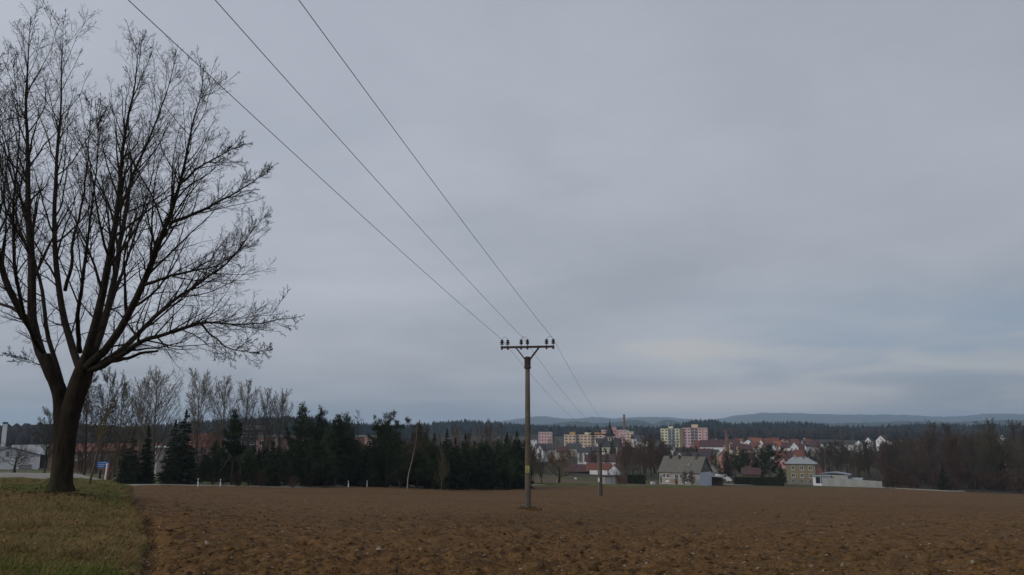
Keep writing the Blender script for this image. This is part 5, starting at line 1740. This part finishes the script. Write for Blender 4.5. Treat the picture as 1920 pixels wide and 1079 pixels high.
# garages and the long concrete wall
loc, rz = seat(1538, 281, -4)
base_z = at(1538, 906.5, 281).z
o = empty('garage', (loc[0], 281, base_z - 0.05), rz)
tag(o, 'small white garage with a blue double door', 'garage')
MB().box(-2.8, 2.6, 0.12, 6, -1.5, 2.3).build('wall', P_white, o)
MB().box(-3.1, 2.9, -0.3, 6.3, 2.303, 2.5).build('roof', R_light, o)
for s_ in (0, 1):
    MB().box(-0.3 + s_ * 1.27, 0.93 + s_ * 1.27, -0.02, 0.1, 0.0, 2.05).build('door', M_blue, o)
MB().box(-1.9, -0.5, 0.02, 0.1, 0.0, 2.05).build('opening', M_dark, o)
loc, rz = seat(1565, 283, -6)
base_z = at(1565, 904, 283).z
o = empty('garage', (loc[0], 284, base_z - 0.2), rz)
tag(o, 'long pale garage with a shallow arched sheet roof behind the wall', 'garage')
MB().box(-4.2, 4.2, 0, 7, -1.5, 2.5).build('wall', mat('garage_wall', (0.34, 0.34, 0.31), 0.9, 0.06), o)
rb = MB()
pr = [(-4.6, 2.55), (-2.5, 2.95), (0, 3.15), (2.5, 2.9), (4.9, 2.4), (4.9, 2.55), (2.5, 3.08), (0, 3.34), (-2.5, 3.13), (-4.6, 2.72)]
rb.prism(pr, -0.4, 7.4)
rb.build('roof', mat('blue_grey_sheet', (0.20, 0.23, 0.28), 0.6, 0.1), o)
house('garage', 'low grey sheet roofed lean-to behind the concrete wall', 1592, 282, 896.5, 6.5, 6, 0.9, 'x', -8, P_plinth, R_light)
wl = empty('concrete_wall', (0, 0, 0))
a_, b_ = at(1542, 906.5, 280), at(1655, 914.5, 266)
tag(wl, 'long pale concrete panel wall along the field edge', 'wall')
wl.location = (a_.x, a_.y, a_.z)
d_ = Vector((b_.x - a_.x, b_.y - a_.y, b_.z - a_.z))
npan = 10
M_pan = [mat('wall_panel_%s' % s_, c_, 0.9, 0.08, 0.7) for s_, c_ in (('pale', (0.31, 0.31, 0.285)), ('grey', (0.275, 0.28, 0.265)))]
ph = [MB(), MB()]
for i in range(npan):
    p, q = d_ * (i / npan), d_ * ((i + 1) / npan)
    u = (q - p)
    ln = Vector((u.x, u.y, 0)).length
    pm = MB().box(0.06, ln - 0.06, -0.06, 0.06, -1.2, 1.9).build('panel', M_pan[i % 2], wl)
    pm.location = p
    pm.rotation_euler = (0, 0, math.atan2(u.y, u.x))
    po = MB().box(-0.07, 0.07, -0.10, 0.10, -1.2, 2.0).build('post', C_conc, wl)
    po.location = p
    po.rotation_euler = (0, 0, math.atan2(u.y, u.x))


def hedge(px0, px1, ytop, ybot, Y, label, m=N_hedge, n=5200):
    a, b = at(px0, ybot, Y), at(px1, ybot, Y)
    ht = at(px0, ytop, Y).z - a.z
    rng = np.random.default_rng(int(px0))
    L = b.x - a.x
    o = empty('hedge', ((a.x + b.x) / 2, Y, a.z))
    tag(o, label, 'hedge')
    c = np.stack([rng.uniform(-L / 2, L / 2, n), rng.uniform(-0.7, 0.7, n), rng.uniform(-1.0, ht, n)], -1)
    face = rng.random(n)
    c[:, 1] = np.where(face < 0.5, -0.7 + rng.normal(0, 0.05, n), c[:, 1])
    c[:, 2] = np.where(face > 0.75, ht + rng.normal(0, 0.05, n), c[:, 2])
    V, T = leaf_tris(c, unit(rng.normal(0, 1, (n, 3))), rng.uniform(0.2, 0.4, n), rng.uniform(0.1, 0.25, n), rng)
    f = link('foliage', np_mesh('foliage', V, T=T, mats=[m]), o)
    f['kind'] = 'stuff'
    MB().box(-L / 2 + 0.1, L / 2 - 0.1, -0.6, 0.6, -1.2, ht - 0.1).build('inner_twigs', mat('hedge_core', (0.016, 0.018, 0.011), 0.95), o)


hedge(1376, 1470, 895.5, 908, 270, 'long clipped dark hedge between the cottage yard and the ochre house')
hedge(1176, 1210, 891.5, 908, 238, 'dark hedge between the brown board fence and the cottage')

# brown board fence by the hut
a_, b_ = at(1156, 905, 222), at(1176, 906, 226)
fo = empty('board_fence', (a_.x, a_.y, a_.z))
tag(fo, 'brown board fence beside the grey hut', 'fence')
d_ = b_ - a_
bm = MB().box(-0.11, 0.11, -0.02, 0.02, -0.8, 1.75).mesh('board', M_wood)
for i in range(13):
    q = link('board', bm, fo)
    q.location = d_ * ((i + 0.5) / 13)
    q.location.z += 0.05 * math.sin(i * 7.1)
MB().bar((0, 0.06, 0.4), (d_.x, d_.y + 0.06, d_.z + 0.4), 0.08).build('rail', M_wood, fo)
MB().bar((0, 0.06, 1.4), (d_.x, d_.y + 0.06, d_.z + 1.4), 0.08).build('rail', M_wood, fo)

# open shed with lean-to roof beside the cottage, parked white things
loc, rz = seat(1336, 252, -5)
bz = at(1336, 906, 252).z
o = empty('open_shed', (loc[0], 252, bz - 0.1), rz)
tag(o, 'low open shed with a pale sheet roof beside the cottage gable', 'shed')
sl = MB()
sl.prism([(-2.6, 2.15), (2.6, 1.75), (2.6, 1.85), (-2.6, 2.27)], -0.4, 4.0)
sl.build('roof', R_light, o)
for xx in (-2.4, 0, 2.4):
    for yy in (0, 3.6):
        MB().box(xx - 0.07, xx + 0.07, yy - 0.07, yy + 0.07, -1, 1.72).build('post', M_wood, o)
MB().box(-2.5, 2.5, 3.72, 3.8, -1, 1.65).build('back_wall', M_wood, o)
house('house', 'small brown roofed barn under the spreading pine', 1407, 290, 878, 6, 7, 2.0, 'x', 0, M_wood, R_maroon)

# ------------------------------------------------------------------ left side buildings
loc, rz = seat(18, 238, 10)
bz = at(20, 877, 238).z
o = empty('house', (loc[0], 238, bz - 0.05), rz)
tag(o, 'white gabled house with one small window behind the spreading tree', 'house')
ww_, hh_, rr_, dd_ = 15.2, 3.5, 2.2, 13
walls_gable(ww_, dd_, hh_, rr_, 'y', 1.5).build('wall', P_white, o)
rf = roof_gable(ww_, dd_, hh_, rr_, 0.5, 0.16, R_slate, 'y').build('roof', R_slate, o)
rf.location.z = 0.02
window(o, -0.6, -0.01, hh_ - 0.3, 0.9, 1.4, R_light, G_grey, 0)
MB().box(2.6, 5.8, -0.35, -0.02, -0.3, 0.7).build('planter', C_conc, o)
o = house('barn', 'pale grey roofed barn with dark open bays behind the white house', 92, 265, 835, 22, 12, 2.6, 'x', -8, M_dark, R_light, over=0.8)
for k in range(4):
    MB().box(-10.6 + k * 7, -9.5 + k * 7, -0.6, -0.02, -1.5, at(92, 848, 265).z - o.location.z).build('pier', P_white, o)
house('house', 'grey roofed house behind the white gabled house', 46, 285, 842, 13, 10, 1.8, 'x', 4, P_grey, R_light)
o = house('workshop', 'long brown workshop with a red roof behind the roadside trees', 196, 248, 832.5, 30, 10, 2.0, 'x', -6, P_brown, R_red, [(-11, 1.2, G_grey), (-8, 1.2, G_grey), (-5, 1.2, G_grey), (-2, 1.2, G_grey), (1, 1.2, G_grey), (4, 1.2, G_grey), (7, 1.2, G_grey), (10, 1.2, G_grey)], ww=1.4, wh=1.5, over=0.6)
house('house', 'red roofed house glimpsed between poplars beside the broad conifer', 388, 255, 814, 9, 9, 4.0, 'x', 8, P_deep, R_red, [(-2.5, 0.6), (2, 0.6)])
house('house', 'white house under the pale poplars', 408, 262, 820, 5.5, 9, 2.4, 'y', -10, P_white, R_slate, [(-1.2, 0.5), (1.2, 0.5)])
loc, rz = seat(306, 178, 5)
o = empty('garage', loc, rz)
tag(o, 'small white flat roofed garage between two dark spruces', 'garage')
hg = at(306, 840, 178).z - loc[2]
MB().box(-1.3, 1.3, 0, 5, -1, hg).build('wall', mat('garage_plaster', (0.34, 0.32, 0.30), 0.9), o)
MB().box(-1.7, 1.7, -0.5, 5.2, hg + 0.003, hg + 0.3).build('roof', W_white, o)
MB().box(-0.8, 0.8, -0.04, 0.03, 0, 2.2).build('door', R_light, o)
# white tower with a dark cap
loc, rz = seat(3, 520)
ht_ = at(4, 795, 520).z - loc[2]
o = empty('silo_tower', loc, rz)
tag(o, 'white square tower with a dark cap beyond the white house', 'tower')
MB().box(-1.3, 1.3, 0, 2.6, -2, ht_).build('shaft', P_white, o)
MB().box(-1.5, 1.5, -0.2, 2.8, ht_ + 0.003, ht_ + 1.1).build('cap', R_slate, o)

# ------------------------------------------------------------------ the town's lesser houses
rt = random.Random(77)
HW = [('white', P_white), ('cream', P_cream), ('peach', P_peach), ('grey', P_grey), ('salmon', P_deep)]
HR = [('red', R_red), ('orange', R_orange), ('maroon', R_maroon), ('slate', R_slate)]


def small_house(px, Y, ytop, w, along, wi, ri, where, yaw, group):
    house('house', '%s house with a %s roof %s' % (HW[wi][0], HR[ri][0], where), px, Y, ytop, w, 9, 3.6, along, yaw, HW[wi][1], HR[ri][1],
          [(-w * 0.25, 0.5), (w * 0.2, 0.5)], [(w * 0.2, 4.2, 0.9, 0.6, C_brick)], group=group, base=None)


SH = [
    (1379, 640, 824, 11, 'x', 2, 2), (1392, 660, 827, 12, 'y', 1, 1), (1404, 640, 824, 12, 'y', 0, 3), (1420, 655, 822, 14, 'x', 4, 1), (1428, 640, 825, 7, 'y', 0, 1), (1434, 690, 823, 8, 'y', 0, 3),
    (1445, 660, 822, 11, 'x', 0, 0), (1456, 640, 821, 7, 'x', 2, 0), (1469, 650, 823, 8, 'y', 4, 0), (1484, 700, 825, 14, 'x', 0, 3), (1385, 560, 833, 14, 'x', 1, 2), (1399, 540, 834, 12, 'x', 2, 2),
    (1441, 560, 832, 12, 'x', 1, 2), (1451, 545, 833, 5, 'y', 0, 2), (1473, 560, 830, 8, 'x', 1, 2), (1490, 550, 829, 8, 'y', 0, 2), (1500, 560, 832, 9, 'x', 2, 2), (1482, 470, 846, 10, 'x', 4, 2), (1497, 465, 844, 8, 'x', 2, 0),
    (1462, 460, 845, 8, 'x', 4, 0), (1510, 720, 821, 8, 'y', 0, 3), (1408, 455, 849, 7, 'x', 4, 2), (1546, 760, 825, 14, 'x', 0, 3), (1595, 780, 826, 10, 'x', 0, 3), (1630, 760, 820, 6, 'y', 0, 3),
    (1654, 640, 817, 8, 'y', 0, 2), (1668, 630, 826, 9, 'y', 0, 3), (1703, 600, 829, 11, 'x', 0, 2), (1722, 600, 829, 10, 'x', 0, 2), (1735, 590, 824, 9, 'x', 0, 2), (1690, 680, 826, 12, 'x', 1, 0), (1742, 570, 836, 10, 'x', 0, 0),
    (1753, 610, 826, 8, 'y', 3, 3), (1888, 520, 834, 7, 'y', 2, 1), (1884, 700, 815, 6, 'y', 0, 3), (1908, 700, 816, 9, 'x', 0, 3), (1195, 820, 816, 14, 'x', 0, 3), (1205, 700, 820, 10, 'x', 1, 3), (1252, 640, 835, 9, 'x', 0, 3),
    (1372, 600, 829, 9, 'y', 2, 0), (1387, 700, 823, 9, 'x', 0, 1), (1411, 700, 821, 10, 'x', 1, 0), (1416, 590, 830, 9, 'x', 0, 0), (1427, 570, 831, 8, 'y', 1, 2), (1462, 600, 828, 9, 'x', 0, 1), (1478, 620, 826, 8, 'y', 0, 0), (1493, 640, 824, 8, 'x', 1, 0), (1505, 600, 828, 8, 'y', 0, 3), (1518, 660, 824, 9, 'x', 0, 0), (1530, 620, 828, 9, 'x', 3, 2), (1352, 640, 825, 9, 'x', 1, 2), (1344, 700, 822, 8, 'y', 0, 3), (1568, 700, 825, 9, 'x', 0, 2), (1612, 690, 826, 8, 'y', 0, 3),
    (1076, 620, 832, 12, 'x', 3, 3), (1055, 560, 838, 9, 'x', 1, 2), (998, 700, 816, 9, 'x', 0, 3),
]
for i, (px_, Y_, yt_, w_, al_, wi_, ri_) in enumerate(SH):
    if px_ < 1100:
        wh_ = 'near the pink and peach flats'
    elif px_ < 1300:
        wh_ = 'between the two groups of flats'
    elif px_ < 1435:
        wh_ = 'in the cluster next to the short brick chimney'
    elif px_ < 1520:
        wh_ = 'among the roofs above the ochre house'
    elif px_ < 1640:
        wh_ = 'beyond the trees above the concrete wall'
    else:
        wh_ = 'showing through the wood past the wall'
    small_house(px_, Y_, yt_, w_ * (0.72 if 1370 < px_ < 1520 else 0.9), al_, wi_, ri_, wh_, rt.uniform(-18, 18), 'small %s roofed houses %s' % (HR[ri_][0], wh_))

# ------------------------------------------------------------------ power line
def insulator(parent, x, y, z, h=0.38):
    b = MB().lathe([(0.02, 0), (0.02, h * 0.25), (0.10, h * 0.27), (0.115, h * 0.38), (0.06, h * 0.44), (0.06, h * 0.5), (0.10, h * 0.53), (0.115, h * 0.66), (0.06, h * 0.72), (0.055, h * 0.78), (0.085, h * 0.82), (0.085, h * 0.93), (0.03, h)], 12)
    o = b.build('insulator', M_porc, parent, True)
    o.location = (x, y, z)
    return o


P1 = at(990, 949, 45.5)
P1.z = gz(P1.x, P1.y)
LD = Vector((0.162, 0.987, 0)).normalized()       # the way the line runs
AZ1 = math.atan2(-LD.x, LD.y)
pole = empty('power_pole', P1, AZ1)
tag(pole, 'round concrete power pole with a steel cross arm standing in the field', 'power pole')
zt = at(990, 671, P1.y).z - P1.z
za = at(990, 651, P1.y).z - P1.z
MB().lathe([(0.19, -0.8), (0.178, 0.0), (0.163, 2.5), (0.148, 5.0), (0.13, zt - 0.45)], 20).build('shaft', M_pole, pole, True)
MB().lathe([(0.175, zt - 0.62), (0.20, zt - 0.6), (0.20, zt - 0.52), (0.178, zt - 0.5), (0.178, zt - 0.1), (0.20, zt - 0.08), (0.20, zt), (0.1, zt + 0.06)], 18).build('collar', M_rust, pole)
hw = 1.53
arm = MB().box(-hw, hw, -0.10, -0.03, za - 0.055, za + 0.055).box(-hw, hw, 0.03, 0.10, za - 0.055, za + 0.055)
for xx in (-hw + 0.04, -0.5, 0.5, hw - 0.04):
    arm.box(xx - 0.04, xx + 0.04, -0.028, 0.028, za - 0.05, za + 0.05)
arm.build('crossarm', M_rust, pole)
for s in (-1, 1):
    MB().bar((s * 0.10, -0.14, zt - 0.15), (s * 0.66, -0.14, za - 0.03), 0.07, 0.05).build('brace', M_rust, pole)
    MB().bar((s * 0.10, 0.14, zt - 0.15), (s * 0.66, 0.14, za - 0.03), 0.07, 0.05).build('brace', M_rust, pole)
INS = [-1.47, -1.13, -0.36, 0.0, 1.09, 1.47]
for xi in INS:
    insulator(pole, xi, 0, za + 0.057)
    b = MB().lathe([(0.055, za - 0.14), (0.055, za - 0.06)], 8, (xi, 0, 0)).build('pin_nut', M_rust, pole)
# warning plate on the side facing the verge
zs_ = at(990, 880, P1.y).z - P1.z
sg = MB().box(-0.105, 0.105, -0.19, -0.165, zs_ - 0.18, zs_ + 0.18)
sgo = sg.build('warning_sign', M_yel, pole)
tri = MB().prism([(-0.085, zs_ - 0.005), (0.085, zs_ - 0.005), (0.0, zs_ + 0.15)], -0.194, -0.191).build('triangle', M_black, sgo)
tri2 = MB().prism([(-0.058, zs_ + 0.01), (0.058, zs_ + 0.01), (0.0, zs_ + 0.118)], -0.198, -0.1945).build('triangle', M_yel, sgo)
MB().prism([(0.012, zs_ + 0.10), (-0.022, zs_ + 0.055), (0.002, zs_ + 0.055), (-0.012, zs_ + 0.015), (0.024, zs_ + 0.065), (0.0, zs_ + 0.065)], -0.202, -0.1985).build('flash', M_black, sgo)
for k in range(3):
    MB().box(-0.08, 0.08, -0.194, -0.191, zs_ - 0.06 - k * 0.045, zs_ - 0.04 - k * 0.045).build('text_line', M_black, sgo)
# weeds and heaped soil round the foot
rng = np.random.default_rng(3)
n = 420
a = rng.uniform(0, 6.28, n)
r = 0.18 + np.abs(rng.normal(0, 0.17, n))
c = np.stack([P1.x + np.cos(a) * r, P1.y + np.sin(a) * r, np.full(n, P1.z + 0.10) - r * 0.05], -1)
d = unit(np.stack([np.cos(a) * 0.7, np.sin(a) * 0.7, np.ones(n)], -1) + rng.normal(0, 0.4, (n, 3)))
h = rng.uniform(0.12, 0.32, n)
V, T = leaf_tris(c + d * h[:, None] * 0.4, d, h, np.full(n, 0.03), rng)
tag(link('dry_grass', np_mesh('dry_grass', V, T=T, mats=[mat('dead_weed', (0.075, 0.055, 0.030), 0.9)])), 'dead weeds tufted round the foot of the concrete pole', kind='stuff')
n = 60
a = rng.uniform(0, 6.28, n)
r = rng.uniform(0.15, 0.65, n)
lumps('soil', 'clods heaped round the foot of the concrete pole', P1.x + np.cos(a) * r, P1.y + np.sin(a) * r, np.full(n, P1.z + 0.08) + 0.14 * (0.65 - r), rng.uniform(0.06, 0.14, n), M_clod, 0.7, 0.15, True)

# second pole: a double pole with a switch bracket
P2 = at(1127.5, 923, 123.5)
P2.z = gz(P2.x, P2.y)
pol2 = empty('power_pole', P2, math.atan2(-LD.x, LD.y))
tag(pol2, 'distant double power pole with a forked head and lower switch bracket', 'power pole')
zt2 = at(1125, 831, P2.y).z - P2.z
za2 = at(1125, 814.5, P2.y).z - P2.z
zb2 = at(1125, 846.5, P2.y).z - P2.z
MB().lathe([(0.185, -0.8), (0.18, 0.0), (0.15, zt2)], 14, (0.0, 0, 0)).build('shaft', mat('dark_pole', (0.050, 0.042, 0.032), 0.95, 0.25, 2.0), pol2, True)
MB().lathe([(0.165, -0.8), (0.16, 0.0), (0.14, zb2 + 0.1)], 14, (-0.40, 1.0, 0)).build('shaft', M_pole2, pol2, True)
MB().box(-1.75, 1.75, -0.07, 0.07, za2 - 0.10, za2 + 0.071).build('crossarm', M_rust, pol2)
for s in (-1, 1):
    MB().bar((s * 0.08, -0.1, zt2 - 0.6), (s * 1.10, -0.1, za2 - 0.05), 0.15, 0.10).build('brace', M_rust, pol2)
    MB().bar((s * 0.06, -0.16, zt2 - 1.0), (s * 0.08, -0.16, zt2 - 0.5), 0.12, 0.10).build('clamp', M_rust, pol2)
MB().box(-1.45, 1.0, -0.27, -0.10, zb2 - 0.08, zb2 + 0.06).build('switch_bracket', M_rust, pol2)
for xx in (-1.4, -0.7, 0.6):
    insulator(pol2, xx, -0.18, zb2 + 0.06, 0.42)
MB().bar((-1.40, -0.18, zb2 + 0.4), (-1.2, -0.1, zb2 + 1.6), 0.04).bar((-1.2, -0.1, zb2 + 1.6), (-0.7, -0.1, za2 - 0.2), 0.04).bar((-0.7, -0.18, zb2 + 0.4), (-0.55, -0.1, za2 - 0.2), 0.03).build('cable', M_wire, pol2)
MB().lathe([(0.2, 2.2), (0.2, 2.7)], 10, (0.0, 0, 0)).build('clamp', M_rust, pol2)
MB().box(-0.52, -0.28, 0.76, 0.80, 2.0, 2.6).build('warning_sign', W_white, pol2)
INS2 = [-1.68, 0.0, 1.68]
for xi in INS2:
    insulator(pol2, xi, 0, za2 + 0.072, 0.62).scale = (1.5, 1.5, 1)


def wire(pts, r, label, sag=0.0):
    """one conductor through the given world points with a little sag in each span"""
    out = []
    for a, b in zip(pts[:-1], pts[1:]):
        L = (b - a).length
        n = max(6, int(L / 2.5))
        for k in range(n):
            t = k / n
            p = a.lerp(b, t)
            p.z -= sag * (L / 60) ** 2 * 4 * t * (1 - t)
            out.append(p)
    out.append(pts[-1])
    P = np.array([list(p) for p in out])[None]
    me = tube_mesh('power_wire', [(P, np.full(P.shape[:2], r), 6)], [M_wire])
    tag(link('power_wire', me), label, 'wire', 'conductors of the power line')


rot1 = Matrix.Rotation(AZ1, 3, 'Z')
for xi, ox, (tx, ty), lab in ((-1.47, -1.68, (240, 0), 'thin power wire on the arm end nearest the big tree'), (-0.18, 0.0, (403, 0), 'thin power wire running over the middle of the cross arm'), (1.47, 1.68, (560, 0), 'thin power wire on the arm end away from the big tree')):
    q1 = P1 + rot1 @ Vector((xi, 0, za + 0.057 + 0.39))
    q2 = P2 + rot1 @ Vector((ox, 0, za2 + 0.072 + 0.62))
    q0 = at(tx, ty, 13.2)
    u = (q0 - q1)
    far = q1 + u * ((q1.y + 18) / (q1.y - 13.2))
    far.z += 0.9
    # the mid point keeps the sag of the span
    t = (q1.y - 13.2) / (q1.y + 18)
    L = (far - q1).length
    chord = q1.lerp(far, t)
    sg_ = (chord.z - q0.z) / ((L / 60) ** 2 * 4 * t * (1 - t))
    P3 = q2 + (q2 - q1) * 0.55
    P3.z = q2.z - 3.0
    wire([far, q1, q2, P3], 0.008, lab, sag=max(0.2, sg_))
    # short loops at the insulator pairs
for i in (0, 2, 4):
    lp = MB()
    xa, xb = INS[i], INS[i + 1]
    pp = [Vector((xa + (xb - xa) * t, -0.02, za + 0.44 + 0.16 * math.sin(math.pi * t))) for t in np.linspace(0, 1, 7)]
    for a, b in zip(pp[:-1], pp[1:]):
        lp.bar(a, b, 0.016)
    lp.build('jumper', M_wire, pole)

# ------------------------------------------------------------------ roadside things
def guide_post_meshes():
    b = MB()
    b.prism([(-0.06, -0.3), (0.06, -0.3), (0.055, 1.0), (-0.055, 0.94)], -0.05, 0.05)
    band = MB().prism([(-0.064, 0.62), (0.064, 0.68), (0.063, 0.86), (-0.063, 0.80)], -0.054, 0.054)
    ref = MB().box(-0.022, 0.022, -0.060, -0.0545, 0.66, 0.80)
    return b.mesh('post', W_white), band.mesh('black_band', M_black), ref.mesh('reflector', W_white)


gpm = guide_post_meshes()
GP = [(15, 887, 168, 'white guide post on the lawn beside the small spreading tree'), (53, 888, 172, 'white guide post on the lawn close to the big trunk'), (371, 907, 117, 'white guide post nearest to the verge along the conifers'), (413, 908, 119, 'second white guide post along the conifers, before the low pine'),
      (653, 912, 142, 'white guide post before the tall pine clump'), (688, 913, 146, 'white guide post before the bare larch'), (872, 912, 160, 'white guide post before the spruces of the birch clump'), (906, 912, 166, 'white guide post below the white birch stems'), (1044, 907, 201, 'white guide post at the willow trunk')]
for i, (px_, py_, Y_, lab) in enumerate(GP):
    p = at(px_, py_, Y_)
    o = empty('guide_post', (p.x, Y_, gz(p.x, Y_) + 0.02), -math.atan2(p.x, Y_))
    o.scale = (1.5, 1.5, 1.15)
    tag(o, lab, 'guide post', 'guide posts along the road')
    for me, nm in zip(gpm, ('post', 'black_band', 'reflector')):
        link(nm, me, o)

# blue road sign
p = at(193, 871.5, 93)
o = empty('road_sign', (p.x, 93, gz(p.x, 93)), -math.atan2(p.x, 93) + R_(6))
tag(o, 'blue direction sign with white lines on grey posts behind the verge', 'sign')
zc = p.z - o.location.z
MB().box(-0.58, 0.58, -0.03, 0.03, zc - 0.34, zc + 0.34).build('board', M_sblue, o)
for k, (x0, x1) in enumerate(((-0.48, 0.30), (-0.48, 0.42), (-0.48, 0.1))):
    MB().box(x0, x1, -0.036, -0.031, zc + 0.18 - k * 0.2, zc + 0.235 - k * 0.2).build('text_line', W_white, o)
MB().box(-0.25, 0.22, -0.03, 0.02, zc - 0.55, zc - 0.36).build('board', mat('ochre_plate', (0.30, 0.18, 0.05), 0.7), o)
for xx in (-0.35, 0.40):
    MB().lathe([(0.035, -0.5), (0.035, zc + 0.3)], 8, (xx, 0.08, 0)).build('post', M_steel, o)
pz = gz(at(199, 880, 91).x, 91)
o = empty('marker_post', (at(199, 880, 91).x, 91, pz), -0.4)
tag(o, 'leaning pale post with a red edge beside the blue sign', 'post')
hz_ = at(199, 869, 91).z - pz
MB().bar((-0.12, 0, -0.3), (0.14, 0, hz_), 0.16, 0.12).build('post', W_white, o)
MB().bar((0.05, 0.12, -0.3), (0.30, 0.12, hz_ + 0.05), 0.035, 0.035).build('stay', M_red, o)

# small board on the brown field
p = at(1079, 897.5, 235)
zg = gz(p.x, 235)
o = empty('notice_board', (p.x, 235, zg), 0)
tag(o, 'small white notice board standing on the brown field', 'sign')
MB().box(-0.35, 0.35, -0.03, 0.03, p.z - zg - 0.22, p.z - zg + 0.22).build('board', W_white, o)
for xx in (-0.28, 0.28):
    MB().box(xx - 0.03, xx + 0.03, 0.035, 0.09, -0.4, p.z - zg + 0.2).build('post', M_steel, o)

# white tank, bags and a van in the cottage yard
p = at(1224, 902, 236)
zg = gz(p.x, 236)
o = empty('water_tank', (p.x, 236, zg), 0.2)
tag(o, 'white cube water tank in a cage beside the dark hedge', 'tank')
MB().box(-0.5, 0.5, -0.5, 0.5, 0.15, 1.1).build('tank', P_white, o)
cg = MB()
for xx in (-0.52, -0.17, 0.17, 0.52):
    cg.bar((xx, -0.53, 0.1), (xx, -0.53, 1.15), 0.03)
for zz in (0.15, 0.45, 0.8, 1.13):
    cg.bar((-0.54, -0.55, zz), (0.54, -0.55, zz), 0.03)
cg.build('cage', M_steel, o)
MB().box(-0.55, 0.55, -0.55, 0.55, 0.0, 0.12).build('pallet', M_wood, o)
for px_, py_, s_, lab in ((1252, 905, 0.55, 'white wrapped bundle lying below the cottage windows'), (1286, 906, 0.3, 'small white sack at the foot of the cottage bushes')):
    p = at(px_, py_, 238)
    zg = max(gz(p.x, 238), p.z)
    v, f = ico()
    q = MB().add([(a_ * s_ * 1.2, b_ * s_ * 0.8, c_ * s_ * 0.6 + s_ * 0.45) for a_, b_, c_ in v], [tuple(t) for t in f])
    q.box(-s_ * 0.2, s_ * 0.25, -s_ * 0.2, s_ * 0.2, s_ * 0.8, s_ * 1.15)
    oo = q.build('white_bundle', P_white, None, True)
    oo.location = (p.x, 238, zg)
    tag(oo, lab, 'bundle')


def van(px, py, Y, rz, label, body):
    p = at(px, py, Y)
    o = empty('parked_van', (p.x, Y, max(gz(p.x, Y), p.z)), rz)
    tag(o, label, 'van')
    b = MB().prism([(-2.2, 0.45), (2.2, 0.45), (2.25, 0.95), (1.5, 1.1), (0.9, 1.85), (-2.1, 1.9), (-2.2, 1.0)], -0.85, 0.85)
    b.build('body', body, o)
    MB().prism([(0.3, 1.15), (1.3, 1.15), (0.82, 1.72), (0.3, 1.74)], -0.87, -0.852).build('side_window', G_pane, o)
    for xx in (-1.4, 1.35):
        for yy in (-0.88, 0.68):
            wv = MB()
            wv.lathe([(0.33, 0), (0.33, 0.2)], 14)
            wo = wv.build('wheel', M_black, o)
            wo.rotation_euler = (-math.pi / 2, 0, 0)
            wo.location = (xx, yy, 0.33)


van(1355, 901, 262, 0.15, 'white van parked behind the low open shed', P_white)
p = at(1367, 903.5, 258)
o = empty('trailer', (p.x, 258, max(gz(p.x, 258), p.z - 0.3)), -0.3)
tag(o, 'small white tipped trailer beside the parked van', 'trailer')
MB().prism([(-0.8, 0.5), (0.7, 0.5), (0.9, 1.0), (-0.95, 1.25)], -0.6, 0.6).build('tub', P_white, o)
MB().bar((-0.8, 0, 0.5), (-1.3, 0, 1.7), 0.09).build('drawbar', W_white, o)
for yy in (-0.7, 0.55):
    wo = MB().lathe([(0.3, 0), (0.3, 0.15)], 12).build('wheel', M_black, o)
    wo.rotation_euler = (-math.pi / 2, 0, 0)
    wo.location = (0, yy, 0.3)

# larger stones on the field
STN = [(388, 1022, 0.085, 'large pale flat stone lying in the field near the verge'), (574, 1073, 0.07, 'pale stone at the near edge of the ploughed field'), (683, 1043, 0.06, 'rounded pale stone on the open near part of the field'), (374, 1026, 0.05, 'pale stone beside the large flat stone'),
       (640, 1060, 0.045, None), (353, 988, 0.05, None), (350, 990, 0.04, None), (1130, 1062, 0.045, None), (1395, 1057, 0.05, None), (1398, 1042, 0.045, None), (1232, 1043, 0.04, None), (1420, 1014, 0.05, None), (1580, 1060, 0.05, None), (872, 1004, 0.05, None), (816, 1002, 0.045, None), (451, 981, 0.05, None), (1226, 1031, 0.045, None), (1700, 1046, 0.05, None)]
rs = np.random.default_rng(9)
for px_, py_, s_, lab in STN:
    u, v_ = (px_ - 960) / F, (539.5 - py_) / F
    Yh = None
    for Yt in np.linspace(7, 60, 900):
        q = at(px_, py_, Yt)
        if q.z < float(land(np.array([q.x]), np.array([q.y]))[0]):
            Yh = Yt
            break
    if Yh is None:
        continue
    q = at(px_, py_, Yh)
    v, f = ico()
    V = v * (1 + rs.normal(0, 0.14, (12, 1))) * np.array([1.35, 0.9, 0.6]) * s_ * 0.6
    me = np_mesh('field_stone', V, T=f, mats=[M_stone])
    oo = link('field_stone', me)
    oo.location = (q.x, q.y, q.z + s_ * 0.3)
    oo.rotation_euler = (rs.normal(0, .2), rs.normal(0, .2), rs.uniform(0, 6))
    tag(oo, lab or 'fist sized pale stone lying on the brown field', 'stone', 'single pale stones on the field')

# ------------------------------------------------------------------ haze: one even volume round everything
hm = bpy.data.materials.new('haze')
hm.use_nodes = True
ht = hm.node_tree
ht.nodes.clear()
ho = ht.nodes.new('ShaderNodeOutputMaterial')
hv = ht.nodes.new('ShaderNodeVolumePrincipled')
hv.inputs['Color'].default_value = (0.64, 0.82, 1.0, 1)
hv.inputs['Density'].default_value = HAZE_DENSITY
hv.inputs['Anisotropy'].default_value = 0.2
ht.links.new(hv.outputs[0], ho.inputs['Volume'])
hb = MB().box(-14500, 14500, -2500, 14000, -40, 235)
ho_ = hb.build('haze', hm)
tag(ho_, kind='stuff')
